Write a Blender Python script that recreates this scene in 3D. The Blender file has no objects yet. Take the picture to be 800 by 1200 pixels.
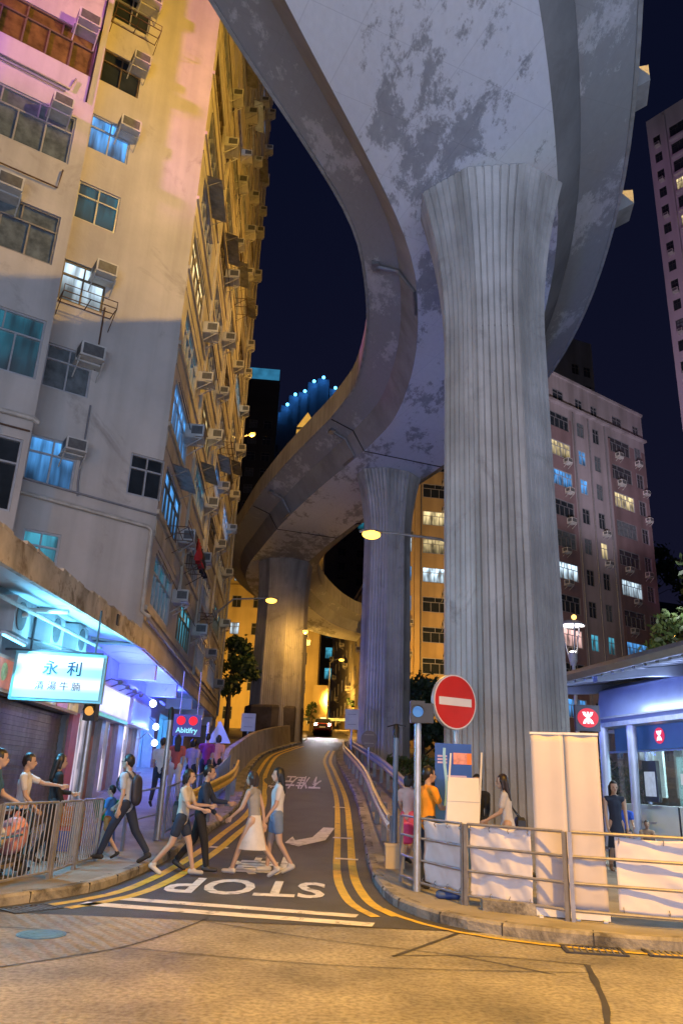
import bpy, bmesh, math, random
from mathutils import Vector, Matrix, noise
random.seed(7)
SC = bpy.context.scene
COL = SC.collection
V = Vector
rad = math.radians

# ------------------------------------------------------------------ camera
cam = bpy.data.cameras.new('camera'); cam_o = bpy.data.objects.new('camera', cam); COL.objects.link(cam_o)
cam.sensor_fit = 'VERTICAL'; cam.sensor_height = 36.0; cam.lens = 36.0*894/1200
cam.clip_start = 0.05; cam.clip_end = 3000
_z = V((107, 2540, -894)).normalized()
_f = V((0, 0, -1)); _y = (_f-_f.dot(_z)*_z).normalized(); _x = _y.cross(_z)
cam_o.matrix_world = Matrix.Translation((0, 0, 1.65)) @ Matrix((_x, _y, _z)).to_4x4()
SC.camera = cam_o

# ------------------------------------------------------------------ night sky
w = bpy.data.worlds.new('World'); SC.world = w; w.use_nodes = True
nt = w.node_tree; nt.nodes.clear()
wo = nt.nodes.new('ShaderNodeOutputWorld'); bg = nt.nodes.new('ShaderNodeBackground')
sky = nt.nodes.new('ShaderNodeTexSky'); sky.sky_type = 'NISHITA'; sky.sun_disc = False
sky.sun_elevation = rad(-6); sky.sun_rotation = rad(200)
mul = nt.nodes.new('ShaderNodeMixRGB'); mul.blend_type = 'MULTIPLY'; mul.inputs[0].default_value = 1
mul.inputs[2].default_value = (0.02, 0.03, 0.06, 1)
add = nt.nodes.new('ShaderNodeMixRGB'); add.blend_type = 'ADD'; add.inputs[0].default_value = 1
# the glow of the city in the night sky, stronger towards the horizon
tcw = nt.nodes.new('ShaderNodeTexCoord'); spw = nt.nodes.new('ShaderNodeSeparateXYZ'); nt.links.new(tcw.outputs['Generated'], spw.inputs[0])
rpw = nt.nodes.new('ShaderNodeValToRGB'); rpw.color_ramp.elements[0].position = 0.0; rpw.color_ramp.elements[0].color = (.014, .012, .024, 1)
rpw.color_ramp.elements[1].position = .75; rpw.color_ramp.elements[1].color = (.0030, .0042, .0150, 1)
e_ = rpw.color_ramp.elements.new(.28); e_.color = (.0060, .0064, .0190, 1)
nzw = nt.nodes.new('ShaderNodeTexNoise'); nzw.inputs['Scale'].default_value = 2.2; nzw.inputs['Detail'].default_value = 5; nt.links.new(tcw.outputs['Generated'], nzw.inputs['Vector'])
adw = nt.nodes.new('ShaderNodeMath'); adw.operation = 'MULTIPLY_ADD'; adw.inputs[1].default_value = .28; nt.links.new(nzw.outputs['Fac'], adw.inputs[0])
sbw = nt.nodes.new('ShaderNodeMath'); sbw.operation = 'SUBTRACT'; sbw.inputs[1].default_value = .14; nt.links.new(spw.outputs[2], sbw.inputs[0]); nt.links.new(sbw.outputs[0], adw.inputs[2])
nt.links.new(adw.outputs[0], rpw.inputs[0]); nt.links.new(rpw.outputs[0], add.inputs[2])
nt.links.new(sky.outputs[0], mul.inputs[1]); nt.links.new(mul.outputs[0], add.inputs[1])
nt.links.new(add.outputs[0], bg.inputs[0]); bg.inputs[1].default_value = 1.0
nt.links.new(bg.outputs[0], wo.inputs[0])

SC.render.engine = 'CYCLES'
SC.view_settings.view_transform = 'Standard'; SC.view_settings.look = 'None'
SC.view_settings.exposure = 0.0; SC.view_settings.gamma = 1.0
try:
    SC.cycles.use_denoising = True; SC.cycles.denoiser = 'OPENIMAGEDENOISE'
    SC.cycles.use_light_tree = True
    SC.cycles.max_bounces = 6; SC.cycles.diffuse_bounces = 3; SC.cycles.glossy_bounces = 3; SC.cycles.transmission_bounces = 6
    SC.cycles.sample_clamp_indirect = 4.0; SC.cycles.caustics_reflective = False; SC.cycles.caustics_refractive = False
except Exception:
    pass

def lamp(kind, name, loc, energy, col, size=0.2, target=None, cone=None, blend=.5, sy=None):
    l = bpy.data.lights.new(name, kind); o = bpy.data.objects.new(name, l); COL.objects.link(o)
    o.location = loc; l.energy = energy; l.color = col
    if kind == 'AREA':
        l.size = size
        if sy: l.shape = 'RECTANGLE'; l.size_y = sy
    else:
        l.shadow_soft_size = size
    if kind == 'SPOT':
        l.spot_size = rad(cone); l.spot_blend = blend
    if target is not None:
        o.rotation_euler = (V(target)-V(loc)).to_track_quat('-Z', 'Y').to_euler()
    return o
SODIUM = (1.0, .50, .08)
# added cool fills standing in for shopfronts across the main road, behind the camera
lamp('AREA', 'opposite_fill_light', (4, -12, 3.0), 6800, (.57, .71, 1.0), 30, (4, -6, 17), sy=5)
lamp('AREA', 'opposite_fill_light', (3, -15, 4.0), 1900, (.62, .70, 1.0), 34, (3, 10, 8), sy=4)
# street lamps of the main road, behind the camera
lamp('SPOT', 'main_road_lamp_light', (4.8, 3.2, 11), 14500, (1.0, .49, .03), .25, (1.6, 6.6, 0), 88, .9)
lamp('SPOT', 'main_road_lamp_light', (-10.5, 1.5, 9.5), 2400, (1.0, .52, .14), .25, (-4.5, 9.0, 2), 110, .6)
# magenta advertising light high on the far side of the main road
lamp('SPOT', 'advert_light', (-22, -3.5, 21.0), 38000, (1.0, .22, .95), .6, (-7.5, 18.5, 27.5), 39, .35)

# ------------------------------------------------------------------ materials
def _n(nt, t, **kw):
    n = nt.nodes.new(t)
    for k, v in kw.items(): setattr(n, k, v)
    return n
def c4(c): return (c[0], c[1], c[2], 1)
def scl(c, k): return tuple(min(1, x*k) for x in c)
MATS = {}
def M(name, col, rough=.7, metal=0., var=.18, scale=2., bump=.0, bscale=25., streak=0., spots=None, spotc=None, spotlim=(.52, .6), spotscale=1.5, aniso=None, coat=0):
    if name in MATS: return MATS[name]
    m = bpy.data.materials.new(name); m.use_nodes = True; nt = m.node_tree; L = nt.links
    b = nt.nodes['Principled BSDF']
    tc = _n(nt, 'ShaderNodeTexCoord')
    nz = _n(nt, 'ShaderNodeTexNoise'); nz.inputs['Scale'].default_value = scale; nz.inputs['Detail'].default_value = 7; nz.inputs['Roughness'].default_value = .62
    L.new(tc.outputs['Object'], nz.inputs['Vector'])
    rp = _n(nt, 'ShaderNodeValToRGB'); rp.color_ramp.elements[0].position = .3; rp.color_ramp.elements[1].position = .7
    rp.color_ramp.elements[0].color = c4(scl(col, 1-var)); rp.color_ramp.elements[1].color = c4(scl(col, 1+var))
    L.new(nz.outputs['Fac'], rp.inputs['Fac']); out = rp.outputs['Color']
    if streak:
        mp = _n(nt, 'ShaderNodeMapping'); mp.inputs['Scale'].default_value = aniso or (3.2, 3.2, .16)
        L.new(tc.outputs['Object'], mp.inputs['Vector'])
        n2 = _n(nt, 'ShaderNodeTexNoise'); n2.inputs['Scale'].default_value = 1.; n2.inputs['Detail'].default_value = 6
        L.new(mp.outputs[0], n2.inputs['Vector'])
        r2 = _n(nt, 'ShaderNodeValToRGB'); r2.color_ramp.elements[0].position = .42; r2.color_ramp.elements[1].position = .68
        r2.color_ramp.elements[0].color = (1, 1, 1, 1); r2.color_ramp.elements[1].color = (1-streak, 1-streak*1.02, 1-streak*1.08, 1)
        L.new(n2.outputs['Fac'], r2.inputs['Fac'])
        mx = _n(nt, 'ShaderNodeMixRGB', blend_type='MULTIPLY'); mx.inputs[0].default_value = 1
        L.new(out, mx.inputs[1]); L.new(r2.outputs['Color'], mx.inputs[2]); out = mx.outputs[0]
    if spotc:
        n3 = _n(nt, 'ShaderNodeTexNoise'); n3.inputs['Scale'].default_value = spotscale; n3.inputs['Detail'].default_value = 9
        n3.inputs['Roughness'].default_value = .68; n3.inputs['Distortion'].default_value = .6
        mp3 = _n(nt, 'ShaderNodeMapping'); mp3.inputs['Location'].default_value = (3.3, 1.7, 9.1)
        L.new(tc.outputs['Object'], mp3.inputs['Vector']); L.new(mp3.outputs[0], n3.inputs['Vector'])
        r3 = _n(nt, 'ShaderNodeValToRGB'); r3.color_ramp.elements[0].position = spotlim[0]; r3.color_ramp.elements[1].position = spotlim[1]
        L.new(n3.outputs['Fac'], r3.inputs['Fac'])
        mx = _n(nt, 'ShaderNodeMixRGB'); L.new(r3.outputs['Color'], mx.inputs[0]); L.new(out, mx.inputs[1]); mx.inputs[2].default_value = c4(spotc)
        out = mx.outputs[0]
    L.new(out, b.inputs['Base Color'])
    b.inputs['Roughness'].default_value = rough; b.inputs['Metallic'].default_value = metal
    if coat: b.inputs['Coat Weight'].default_value = coat
    if bump:
        nb = _n(nt, 'ShaderNodeTexNoise'); nb.inputs['Scale'].default_value = bscale; nb.inputs['Detail'].default_value = 5
        L.new(tc.outputs['Object'], nb.inputs['Vector'])
        bp = _n(nt, 'ShaderNodeBump'); bp.inputs['Strength'].default_value = bump; bp.inputs['Distance'].default_value = .03
        L.new(nb.outputs['Fac'], bp.inputs['Height']); L.new(bp.outputs[0], b.inputs['Normal'])
    MATS[name] = m; return m
def EM(name, col, strength, var=.25, scale=2., base=None):
    if name in MATS: return MATS[name]
    base = base or scl(col, .3)
    m = bpy.data.materials.new(name); m.use_nodes = True; nt = m.node_tree; L = nt.links
    b = nt.nodes['Principled BSDF']; b.inputs['Base Color'].default_value = c4(base); b.inputs['Roughness'].default_value = .4
    tc = _n(nt, 'ShaderNodeTexCoord'); nz = _n(nt, 'ShaderNodeTexNoise'); nz.inputs['Scale'].default_value = scale; nz.inputs['Detail'].default_value = 3
    L.new(tc.outputs['Object'], nz.inputs['Vector'])
    rp = _n(nt, 'ShaderNodeValToRGB'); rp.color_ramp.elements[0].position = .3; rp.color_ramp.elements[1].position = .7
    rp.color_ramp.elements[0].color = c4(scl(col, 1-var)); rp.color_ramp.elements[1].color = c4(col)
    L.new(nz.outputs['Fac'], rp.inputs['Fac']); L.new(rp.outputs[0], b.inputs['Emission Color'])
    b.inputs['Emission Strength'].default_value = strength
    MATS[name] = m; return m
def WINLIT(name, col, strength):
    """a lit room behind glass: curtain folds, brighter and darker furniture-sized areas"""
    if name in MATS: return MATS[name]
    m = bpy.data.materials.new(name); m.use_nodes = True; nt = m.node_tree; L = nt.links
    b = nt.nodes['Principled BSDF']; b.inputs['Base Color'].default_value = (.05, .06, .07, 1); b.inputs['Roughness'].default_value = .12
    tc = _n(nt, 'ShaderNodeTexCoord'); oi = _n(nt, 'ShaderNodeObjectInfo')
    ad = _n(nt, 'ShaderNodeVectorMath', operation='ADD'); L.new(tc.outputs['Object'], ad.inputs[0]); L.new(oi.outputs['Location'], ad.inputs[1])
    mp = _n(nt, 'ShaderNodeMapping'); mp.inputs['Scale'].default_value = (1.6, 1.6, .9); L.new(ad.outputs[0], mp.inputs[0])
    vz = _n(nt, 'ShaderNodeTexNoise'); vz.inputs['Scale'].default_value = 1.0; vz.inputs['Detail'].default_value = 4; mpv = _n(nt, 'ShaderNodeMapping'); mpv.inputs['Scale'].default_value = (5.5, 5.5, .55); L.new(ad.outputs[0], mpv.inputs[0]); L.new(mpv.outputs[0], vz.inputs['Vector'])
    nz = _n(nt, 'ShaderNodeTexNoise'); nz.inputs['Scale'].default_value = 1.1; nz.inputs['Detail'].default_value = 1; L.new(mp.outputs[0], nz.inputs['Vector'])
    mx = _n(nt, 'ShaderNodeMixRGB', blend_type='MULTIPLY'); mx.inputs[0].default_value = 1
    L.new(vz.outputs['Fac'], mx.inputs[1]); L.new(nz.outputs['Fac'], mx.inputs[2])
    bw = _n(nt, 'ShaderNodeRGBToBW'); L.new(mx.outputs[0], bw.inputs[0])
    rp = _n(nt, 'ShaderNodeValToRGB'); rp.color_ramp.elements[0].position = .14; rp.color_ramp.elements[1].position = .34
    rp.color_ramp.elements[0].color = c4(scl(col, .12)); rp.color_ramp.elements[1].color = c4(col)
    L.new(bw.outputs[0], rp.inputs['Fac']); L.new(rp.outputs[0], b.inputs['Emission Color'])
    # brighter towards the ceiling lamp, each room its own brightness
    sx = _n(nt, 'ShaderNodeSeparateXYZ'); L.new(tc.outputs['Object'], sx.inputs[0])
    mr = _n(nt, 'ShaderNodeMapRange'); mr.inputs[1].default_value = 0; mr.inputs[2].default_value = 1.5; mr.inputs[3].default_value = .25; mr.inputs[4].default_value = 1.25
    L.new(sx.outputs[2], mr.inputs[0])
    m2 = _n(nt, 'ShaderNodeMath', operation='MULTIPLY_ADD'); L.new(oi.outputs['Random'], m2.inputs[0]); m2.inputs[1].default_value = .9*strength; m2.inputs[2].default_value = .55*strength
    m3 = _n(nt, 'ShaderNodeMath', operation='MULTIPLY'); L.new(mr.outputs[0], m3.inputs[0]); L.new(m2.outputs[0], m3.inputs[1]); L.new(m3.outputs[0], b.inputs['Emission Strength'])
    MATS[name] = m; return m

conc = M('concrete', (.30, .30, .30), .85, var=.22, scale=.7, bump=.25, bscale=14, streak=.25)
conc_web = M('girder_concrete', (.27, .275, .28), .85, var=.25, scale=.5, bump=.15, bscale=10, spotc=(.17, .16, .15), spotlim=(.55, .75), spotscale=.5)
soffit = M('peeling_white_paint', (.62, .64, .70), .8, var=.10, scale=.4, bump=.2, bscale=9, spotc=(.25, .26, .29), spotlim=(.545, .60), spotscale=.75)
def paint_mat(name, paint, bare, bias, panel=True):
    """old white paint coming away from concrete: gritty edges inside larger bare areas, formwork panel joints"""
    m = bpy.data.materials.new(name); m.use_nodes = True; nt = m.node_tree; L = nt.links
    b = nt.nodes['Principled BSDF']; b.inputs['Roughness'].default_value = .8
    tc = _n(nt, 'ShaderNodeTexCoord'); mp = _n(nt, 'ShaderNodeMapping'); mp.inputs['Rotation'].default_value = (0, 0, rad(-24)); mp.inputs['Scale'].default_value = (1.5, .75, 1)
    L.new(tc.outputs['Object'], mp.inputs[0])
    def nz(s, d, r, dist=0, src=None):
        n = _n(nt, 'ShaderNodeTexNoise'); n.inputs['Scale'].default_value = s; n.inputs['Detail'].default_value = d; n.inputs['Roughness'].default_value = r; n.inputs['Distortion'].default_value = dist
        L.new((src or mp.outputs[0]), n.inputs['Vector']); return n.outputs['Fac']
    def mth(op, a, k=None, bb=None):
        n = _n(nt, 'ShaderNodeMath', operation=op); L.new(a, n.inputs[0])
        if bb is not None: L.new(bb, n.inputs[1])
        else: n.inputs[1].default_value = k
        return n.outputs[0]
    big = nz(.28, 3, .5); fine = nz(2.6, 12, .82, .15); mid = nz(.9, 8, .72, .2)
    s = mth('ADD', mth('ADD', mth('MULTIPLY', big, .38), None, mth('MULTIPLY', fine, .34)), None, mth('MULTIPLY', mid, .40))
    r = _n(nt, 'ShaderNodeValToRGB'); r.color_ramp.elements[0].position = bias; r.color_ramp.elements[1].position = bias+.035; L.new(s, r.inputs[0])
    v = _n(nt, 'ShaderNodeMixRGB'); L.new(nz(5, 6, .6), v.inputs[0]); v.inputs[1].default_value = c4(scl(paint, .86)); v.inputs[2].default_value = c4(scl(paint, 1.08))
    v2 = _n(nt, 'ShaderNodeMixRGB'); L.new(nz(3, 8, .7), v2.inputs[0]); v2.inputs[1].default_value = c4(scl(bare, .7)); v2.inputs[2].default_value = c4(scl(bare, 1.35))
    mx = _n(nt, 'ShaderNodeMixRGB'); L.new(r.outputs[0], mx.inputs[0]); L.new(v.outputs[0], mx.inputs[1]); L.new(v2.outputs[0], mx.inputs[2])
    bk = _n(nt, 'ShaderNodeTexBrick'); bk.inputs['Scale'].default_value = 1.0; bk.inputs['Mortar Size'].default_value = .012; bk.inputs['Brick Width'].default_value = 1.2; bk.inputs['Row Height'].default_value = 1.8; bk.offset = 0
    bk.inputs['Color1'].default_value = (1, 1, 1, 1); bk.inputs['Color2'].default_value = (.93, .93, .94, 1); bk.inputs['Mortar'].default_value = (.72, .72, .74, 1)
    mp2 = _n(nt, 'ShaderNodeMapping'); mp2.inputs['Rotation'].default_value = (0, 0, rad(-24)); L.new(tc.outputs['Object'], mp2.inputs[0]); L.new(mp2.outputs[0], bk.inputs['Vector'])
    ml = _n(nt, 'ShaderNodeMixRGB', blend_type='MULTIPLY'); ml.inputs[0].default_value = .55 if panel else .25; L.new(mx.outputs[0], ml.inputs[1]); L.new(bk.outputs['Color'], ml.inputs[2])
    L.new(ml.outputs[0], b.inputs['Base Color'])
    bp = _n(nt, 'ShaderNodeBump'); bp.inputs['Strength'].default_value = .3; bp.inputs['Distance'].default_value = .03; L.new(s, bp.inputs['Height']); L.new(bp.outputs[0], b.inputs['Normal'])
    MATS[name] = m; return m
soffit = paint_mat('peeling_white_paint', (.66, .68, .72), (.31, .32, .34), .575)
cant = paint_mat('weathered_cantilever', (.29, .30, .315), (.45, .46, .49), .595, False)
cant0 = M('cantilever_paint', (.31, .32, .335), .85, var=.18, scale=.3, bump=.15, bscale=9, spotc=(.50, .50, .52), spotlim=(.575, .62), spotscale=.55)
pier_m = M('board_marked_concrete', (.47, .455, .44), .9, var=.2, scale=.8, bump=.45, bscale=18, streak=.38, aniso=(2.0, 2.0, .14), spotc=(.27, .26, .25), spotlim=(.56, .70), spotscale=.9)
wall_m = M('painted_wall', (.46, .43, .40), .85, var=.12, scale=.5, bump=.12, bscale=12, streak=.20, aniso=(1.6, 1.6, .10), spotc=(.27, .245, .22), spotlim=(.58, .72), spotscale=.55)
wall_f = M('facade_paint', (.50, .45, .36), .85, var=.14, scale=.6, bump=.12, bscale=12, streak=.35, aniso=(1.2, 1.2, .09))
fascia = M('stained_fascia', (.52, .47, .38), .85, var=.22, scale=1.6, bump=.35, bscale=12, streak=.5, aniso=(2.6, 1.3, .8), spotc=(.20, .16, .11), spotlim=(.52, .64), spotscale=1.9)
asphalt = M('asphalt', (.055, .054, .056), .62, var=.3, scale=1.4, bump=.5, bscale=110, spotc=(.085, .083, .08), spotlim=(.5, .75), spotscale=.6)
pave_m = M('pavement_concrete', (.27, .25, .22), .75, var=.25, scale=1.2, bump=.35, bscale=40, spotc=(.17, .155, .135), spotlim=(.52, .7), spotscale=.8)
kerb_m = M('kerb_concrete', (.30, .28, .25), .8, var=.3, scale=2.2, bump=.5, bscale=25, spotc=(.075, .068, .06), spotlim=(.46, .62), spotscale=1.4)
ground_m = M('ground_concrete', (.20, .19, .17), .8, var=.2, scale=.6)
yellow_p = M('yellow_road_paint', (.62, .42, .03), .6, var=.2, scale=4, bump=.2, bscale=80, spotc=(.13, .10, .05), spotlim=(.56, .70), spotscale=4)
white_p = M('white_road_paint', (.70, .68, .66), .6, var=.15, scale=4, bump=.2, bscale=80, spotc=(.14, .14, .14), spotlim=(.54, .68), spotscale=4)
steel = M('galvanised_steel', (.42, .43, .45), .42, .7, var=.18, scale=6)
steel_d = M('dull_steel', (.22, .22, .24), .5, .5, var=.2, scale=5)
dark = M('dark_paint', (.03, .03, .035), .5, var=.3, scale=5)
black = M('black_plastic', (.015, .015, .017), .45, var=.2)
white_pl = M('white_plastic', (.64, .63, .66), .5, var=.05, scale=3)
ac_m = M('aged_ac_casing', (.46, .45, .42), .6, var=.2, scale=3, streak=.3)
grille_m = M('ac_grille', (.09, .09, .09), .6, var=.3, scale=8)
alu = M('aluminium_frame', (.45, .46, .48), .4, .5, var=.12, scale=6)
brownf = M('brown_frame', (.12, .085, .05), .55, var=.2, scale=6)
glass_d = M('dark_glass', (.022, .028, .034), .08, var=.4, scale=1.2)
glass_c = M('curtained_glass', (.10, .12, .13), .14, var=.55, scale=2.6)
rust = M('rusty_iron', (.10, .055, .035), .8, var=.4, scale=7)
pipe_m = M('pipe_paint', (.42, .40, .36), .6, var=.2, scale=4, streak=.2)
banner_m = M('white_banner_cloth', (.64, .615, .68), .75, var=.05, scale=3)
red_m = M('sign_red', (.50, .022, .018), .4, var=.1)
blue_m = M('banner_blue', (.02, .10, .50), .5, var=.12)
bark = M('bark', (.09, .07, .05), .9, var=.3, scale=6, bump=.6, bscale=30)
leaf = M('leaf_green', (.045, .085, .022), .6, var=.5, scale=1.4)
leaf2 = M('leaf_dark', (.03, .06, .018), .6, var=.5, scale=1.4)
win_blue = WINLIT('window_lit_blue', (.10, .42, 1.0), 1.3)
win_cyan = WINLIT('window_lit_cyan', (.10, .60, .85), .9)
win_teal = WINLIT('window_lit_teal', (.02, .20, .30), .55)
win_warm = WINLIT('window_lit_warm', (1.0, .78, .38), 1.3)
win_pink = WINLIT('window_lit_pink', (1.0, .60, .55), 1.1)
win_white = WINLIT('window_lit_white', (.65, .85, 1.0), 1.5)

# ------------------------------------------------------------------ mesh helpers
ORIG = {}
class MB:
    def __init__(s): s.v = []; s.f = []
    def add(s, vs, fs):
        o = len(s.v); s.v += [V(p) for p in vs]; s.f += [tuple(i+o for i in f) for f in fs]; return s
    def box(s, c, d, rz=0., R=None):
        R = R or Matrix.Rotation(rz, 3, 'Z'); c = V(c); x, y, z = d[0]/2, d[1]/2, d[2]/2
        vs = [c+R @ V((a*x, b*y, e*z)) for a in (-1, 1) for b in (-1, 1) for e in (-1, 1)]
        return s.add(vs, [(0, 1, 3, 2), (4, 6, 7, 5), (0, 4, 5, 1), (2, 3, 7, 6), (0, 2, 6, 4), (1, 5, 7, 3)])
    def bar(s, p, q, wd, ht, up=(0, 0, 1)):
        p, q = V(p), V(q); d = (q-p); l = d.length; d.normalize(); u = V(up)
        if abs(d.dot(u)) > .98: u = V((1, 0, 0))
        x = d.cross(u).normalized(); z = x.cross(d)
        R = Matrix((x, d, z)).transposed()
        return s.box((p+q)/2, (wd, l, ht), R=R)
    def tube(s, pts, r, n=8, cap=True, flat=None):
        pts = [V(p) for p in pts]; k = len(pts); rs = r if isinstance(r, (list, tuple)) else [r]*k
        o = len(s.v); prev = None
        for i, p in enumerate(pts):
            t = (pts[min(i+1, k-1)]-pts[max(i-1, 0)]).normalized()
            if prev is None:
                a = V((0, 0, 1)) if abs(t.z) < .9 else V((1, 0, 0))
                x = t.cross(a).normalized()
            else:
                x = (prev-t*prev.dot(t)).normalized()
            prev = x; y = t.cross(x)
            for j in range(n):
                a = 2*math.pi*j/n
                s.v.append(p+(x*math.cos(a)+y*math.sin(a))*rs[i])
        for i in range(k-1):
            for j in range(n):
                a = o+i*n+j; b = o+i*n+(j+1) % n
                s.f.append((a, b, b+n, a+n))
        if cap:
            s.f.append(tuple(o+j for j in range(n))[::-1]); s.f.append(tuple(o+(k-1)*n+j for j in range(n)))
        return s
    def lathe(s, prof, n=16, c=(0, 0, 0), R=None):
        o = len(s.v); c = V(c); k = len(prof)
        for (r, z) in prof:
            for j in range(n):
                a = 2*math.pi*j/n; p = V((r*math.cos(a), r*math.sin(a), z))
                s.v.append(c+(R @ p if R else p))
        for i in range(k-1):
            for j in range(n):
                a = o+i*n+j; b = o+i*n+(j+1) % n
                s.f.append((a, b, b+n, a+n))
        s.f.append(tuple(o+j for j in range(n))[::-1]); s.f.append(tuple(o+(k-1)*n+j for j in range(n)))
        return s
    def ball(s, c, r, sc=(1, 1, 1), n=12, m=8, R=None):
        o = len(s.v); c = V(c)
        for i in range(m+1):
            th = math.pi*i/m
            for j in range(n):
                a = 2*math.pi*j/n
                p = V((r*sc[0]*math.sin(th)*math.cos(a), r*sc[1]*math.sin(th)*math.sin(a), r*sc[2]*math.cos(th)))
                s.v.append(c+(R @ p if R else p))
        for i in range(m):
            for j in range(n):
                a = o+i*n+j; b = o+i*n+(j+1) % n
                s.f.append((a, a+n, b+n, b))
        return s
    def prism(s, pts, o, ex, ey, ez):
        """polygon pts (2d, in ex, ey at o) pushed along the vector ez"""
        o, ex, ey, ez = V(o), V(ex), V(ey), V(ez); k = len(pts)
        a = [o+ex*p[0]+ey*p[1] for p in pts]; b = [p+ez for p in a]
        return s.add(a+b, [tuple(range(k))[::-1], tuple(range(k, 2*k))]+[(i, (i+1) % k, (i+1) % k+k, i+k) for i in range(k)])
    def loft(s, rings, closed=True, caps=True):
        o = len(s.v); n = len(rings[0])
        for r in rings: s.v += [V(p) for p in r]
        for i in range(len(rings)-1):
            for j in range(n if closed else n-1):
                a = o+i*n+j; b = o+i*n+(j+1) % n
                s.f.append((a, b, b+n, a+n))
        if caps and closed:
            s.f.append(tuple(o+j for j in range(n))[::-1]); e = o+(len(rings)-1)*n
            s.f.append(tuple(e+j for j in range(n)))
        return s
    def mesh(s, name, mat, smooth=False, fix=True):
        me = bpy.data.meshes.new(name); me.from_pydata([tuple(p) for p in s.v], [], s.f); me.validate()
        if fix:
            bm = bmesh.new(); bm.from_mesh(me); bmesh.ops.recalc_face_normals(bm, faces=bm.faces[:]); bm.to_mesh(me); bm.free()
        if mat: me.materials.append(mat)
        if smooth:
            me.polygons.foreach_set('use_smooth', [True]*len(me.polygons))
            try: me.set_sharp_from_angle(angle=rad(35))
            except Exception: pass
        return me
    def build(s, name, mat, parent=None, smooth=False, local=False, fix=True):
        if parent is None and not local and s.v:
            xs = [p.x for p in s.v]; ys = [p.y for p in s.v]; zs = [p.z for p in s.v]
            og = V(((min(xs)+max(xs))/2, (min(ys)+max(ys))/2, min(zs)))
            for i, p in enumerate(s.v): s.v[i] = p-og
            me = s.mesh(name, mat, smooth, fix); o = bpy.data.objects.new(name, me); COL.objects.link(o)
            o.location = og; ORIG[o.name] = og
            return o
        me = s.mesh(name, mat, smooth, fix); o = bpy.data.objects.new(name, me); COL.objects.link(o)
        if parent is not None:
            o.parent = parent; og = ORIG.get(parent.name)
            if og is not None and not local: o.location = -og
            elif og is not None: pass
        return o
def tag(o, label=None, cat=None, group=None, kind=None):
    if label: o['label'] = label
    if cat: o['category'] = cat
    if group: o['group'] = group
    if kind: o['kind'] = kind
    return o
def thing(name, label, cat, loc=(0, 0, 0), group=None, rz=0., wb=True):
    """an Empty at the thing's base; with wb its parts are written in world coordinates"""
    o = bpy.data.objects.new(name, None); COL.objects.link(o); o.location = loc; o.rotation_euler = (0, 0, rz)
    o.empty_display_size = .2
    tag(o, label, cat, group)
    if wb: ORIG[o.name] = V(loc)
    return o
def inst(me, name, parent, loc, rz=0., rx=0.):
    """a part that shares its mesh; loc in world coordinates"""
    o = bpy.data.objects.new(name, me); COL.objects.link(o)
    og = ORIG.get(parent.name) if parent else None
    o.parent = parent; o.location = V(loc)-(og or V((0, 0, 0))); o.rotation_euler = (rx, 0, rz)
    return o
def sub(me, name, parent):
    o = bpy.data.objects.new(name, me); COL.objects.link(o); o.parent = parent; return o
def text_mb(body, size, o, ex, ey, depth=.004, spacing=1.0, align='CENTER', bold=0.):
    c = bpy.data.curves.new('lettering', 'FONT'); c.body = body; c.size = size; c.align_x = align; c.align_y = 'CENTER'
    c.extrude = .5; c.space_character = spacing; c.offset = bold; c.resolution_u = 3
    t = bpy.data.objects.new('lettering', c); COL.objects.link(t)
    dg = bpy.context.evaluated_depsgraph_get(); me = bpy.data.meshes.new_from_object(t.evaluated_get(dg))
    o, ex, ey = V(o), V(ex).normalized(), V(ey).normalized(); ez = ex.cross(ey)
    mb = MB(); mb.add([o+ex*p.co.x+ey*p.co.y+ez*(p.co.z*2*depth) for p in me.vertices], [tuple(p.vertices) for p in me.polygons])
    bpy.data.objects.remove(t); bpy.data.curves.remove(c); bpy.data.meshes.remove(me)
    return mb
def smooth_path(P, step=.5):
    P = [V(p) for p in P]; out = []
    for i in range(len(P)-1):
        a = P[max(i-1, 0)]; b = P[i]; c = P[i+1]; d = P[min(i+2, len(P)-1)]
        n = max(1, int((c-b).length/step))
        for k in range(n):
            t = k/n
            out.append(.5*((2*b)+(c-a)*t+(2*a-5*b+4*c-d)*t*t+(3*b-a-3*c+d)*t**3))
    out.append(P[-1]); return out
def lerp(a, b, t): return a+(b-a)*t
def sstep(a, b, x):
    t = max(0, min(1, (x-a)/(b-a))); return t*t*(3-2*t)
def tab(T, x):
    if x <= T[0][0]: return T[0][1]
    for (a, b), (c, d) in zip(T, T[1:]):
        if x <= c: return lerp(b, d, (x-a)/(c-a))
    return T[-1][1]

# ------------------------------------------------------------------ terrain and roads
def zr(Y):
    if Y < 12: return 0.
    if Y < 18: return .1*(Y-12)**2/12
    if Y < 48: return .1*(Y-15)
    return 3.3+.09*(min(Y, 110)-48)
XL = [(9.9, -4.6), (10.5, -4.0), (11.3, -3.63), (12.06, -3.3), (13.6, -3.15), (15.8, -2.97), (18.5, -2.76), (22.6, -2.52), (28.7, -2.95), (33.2, -3.3), (42, -3.5), (48, -2.9), (55, -2.15), (62, -2.0), (72, -2.4), (85, -4.2), (110, -9)]
XR = [(10.2, 2.0), (10.8, 1.42), (11.8, 1.0), (13.4, .82), (15.5, .78), (20, .82), (26.4, .8), (34.9, .47), (40.6, .26), (48, .45), (55, .8), (62, 1.2), (72, 1.4), (85, .2), (110, -4.5)]
def hground(X, Y):
    wr = 1-sstep(2.6, 7.0, X)
    zright = 0 if Y < 30 else .11*(Y-30)
    return zr(Y)*wr+zright*(1-wr)
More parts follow.
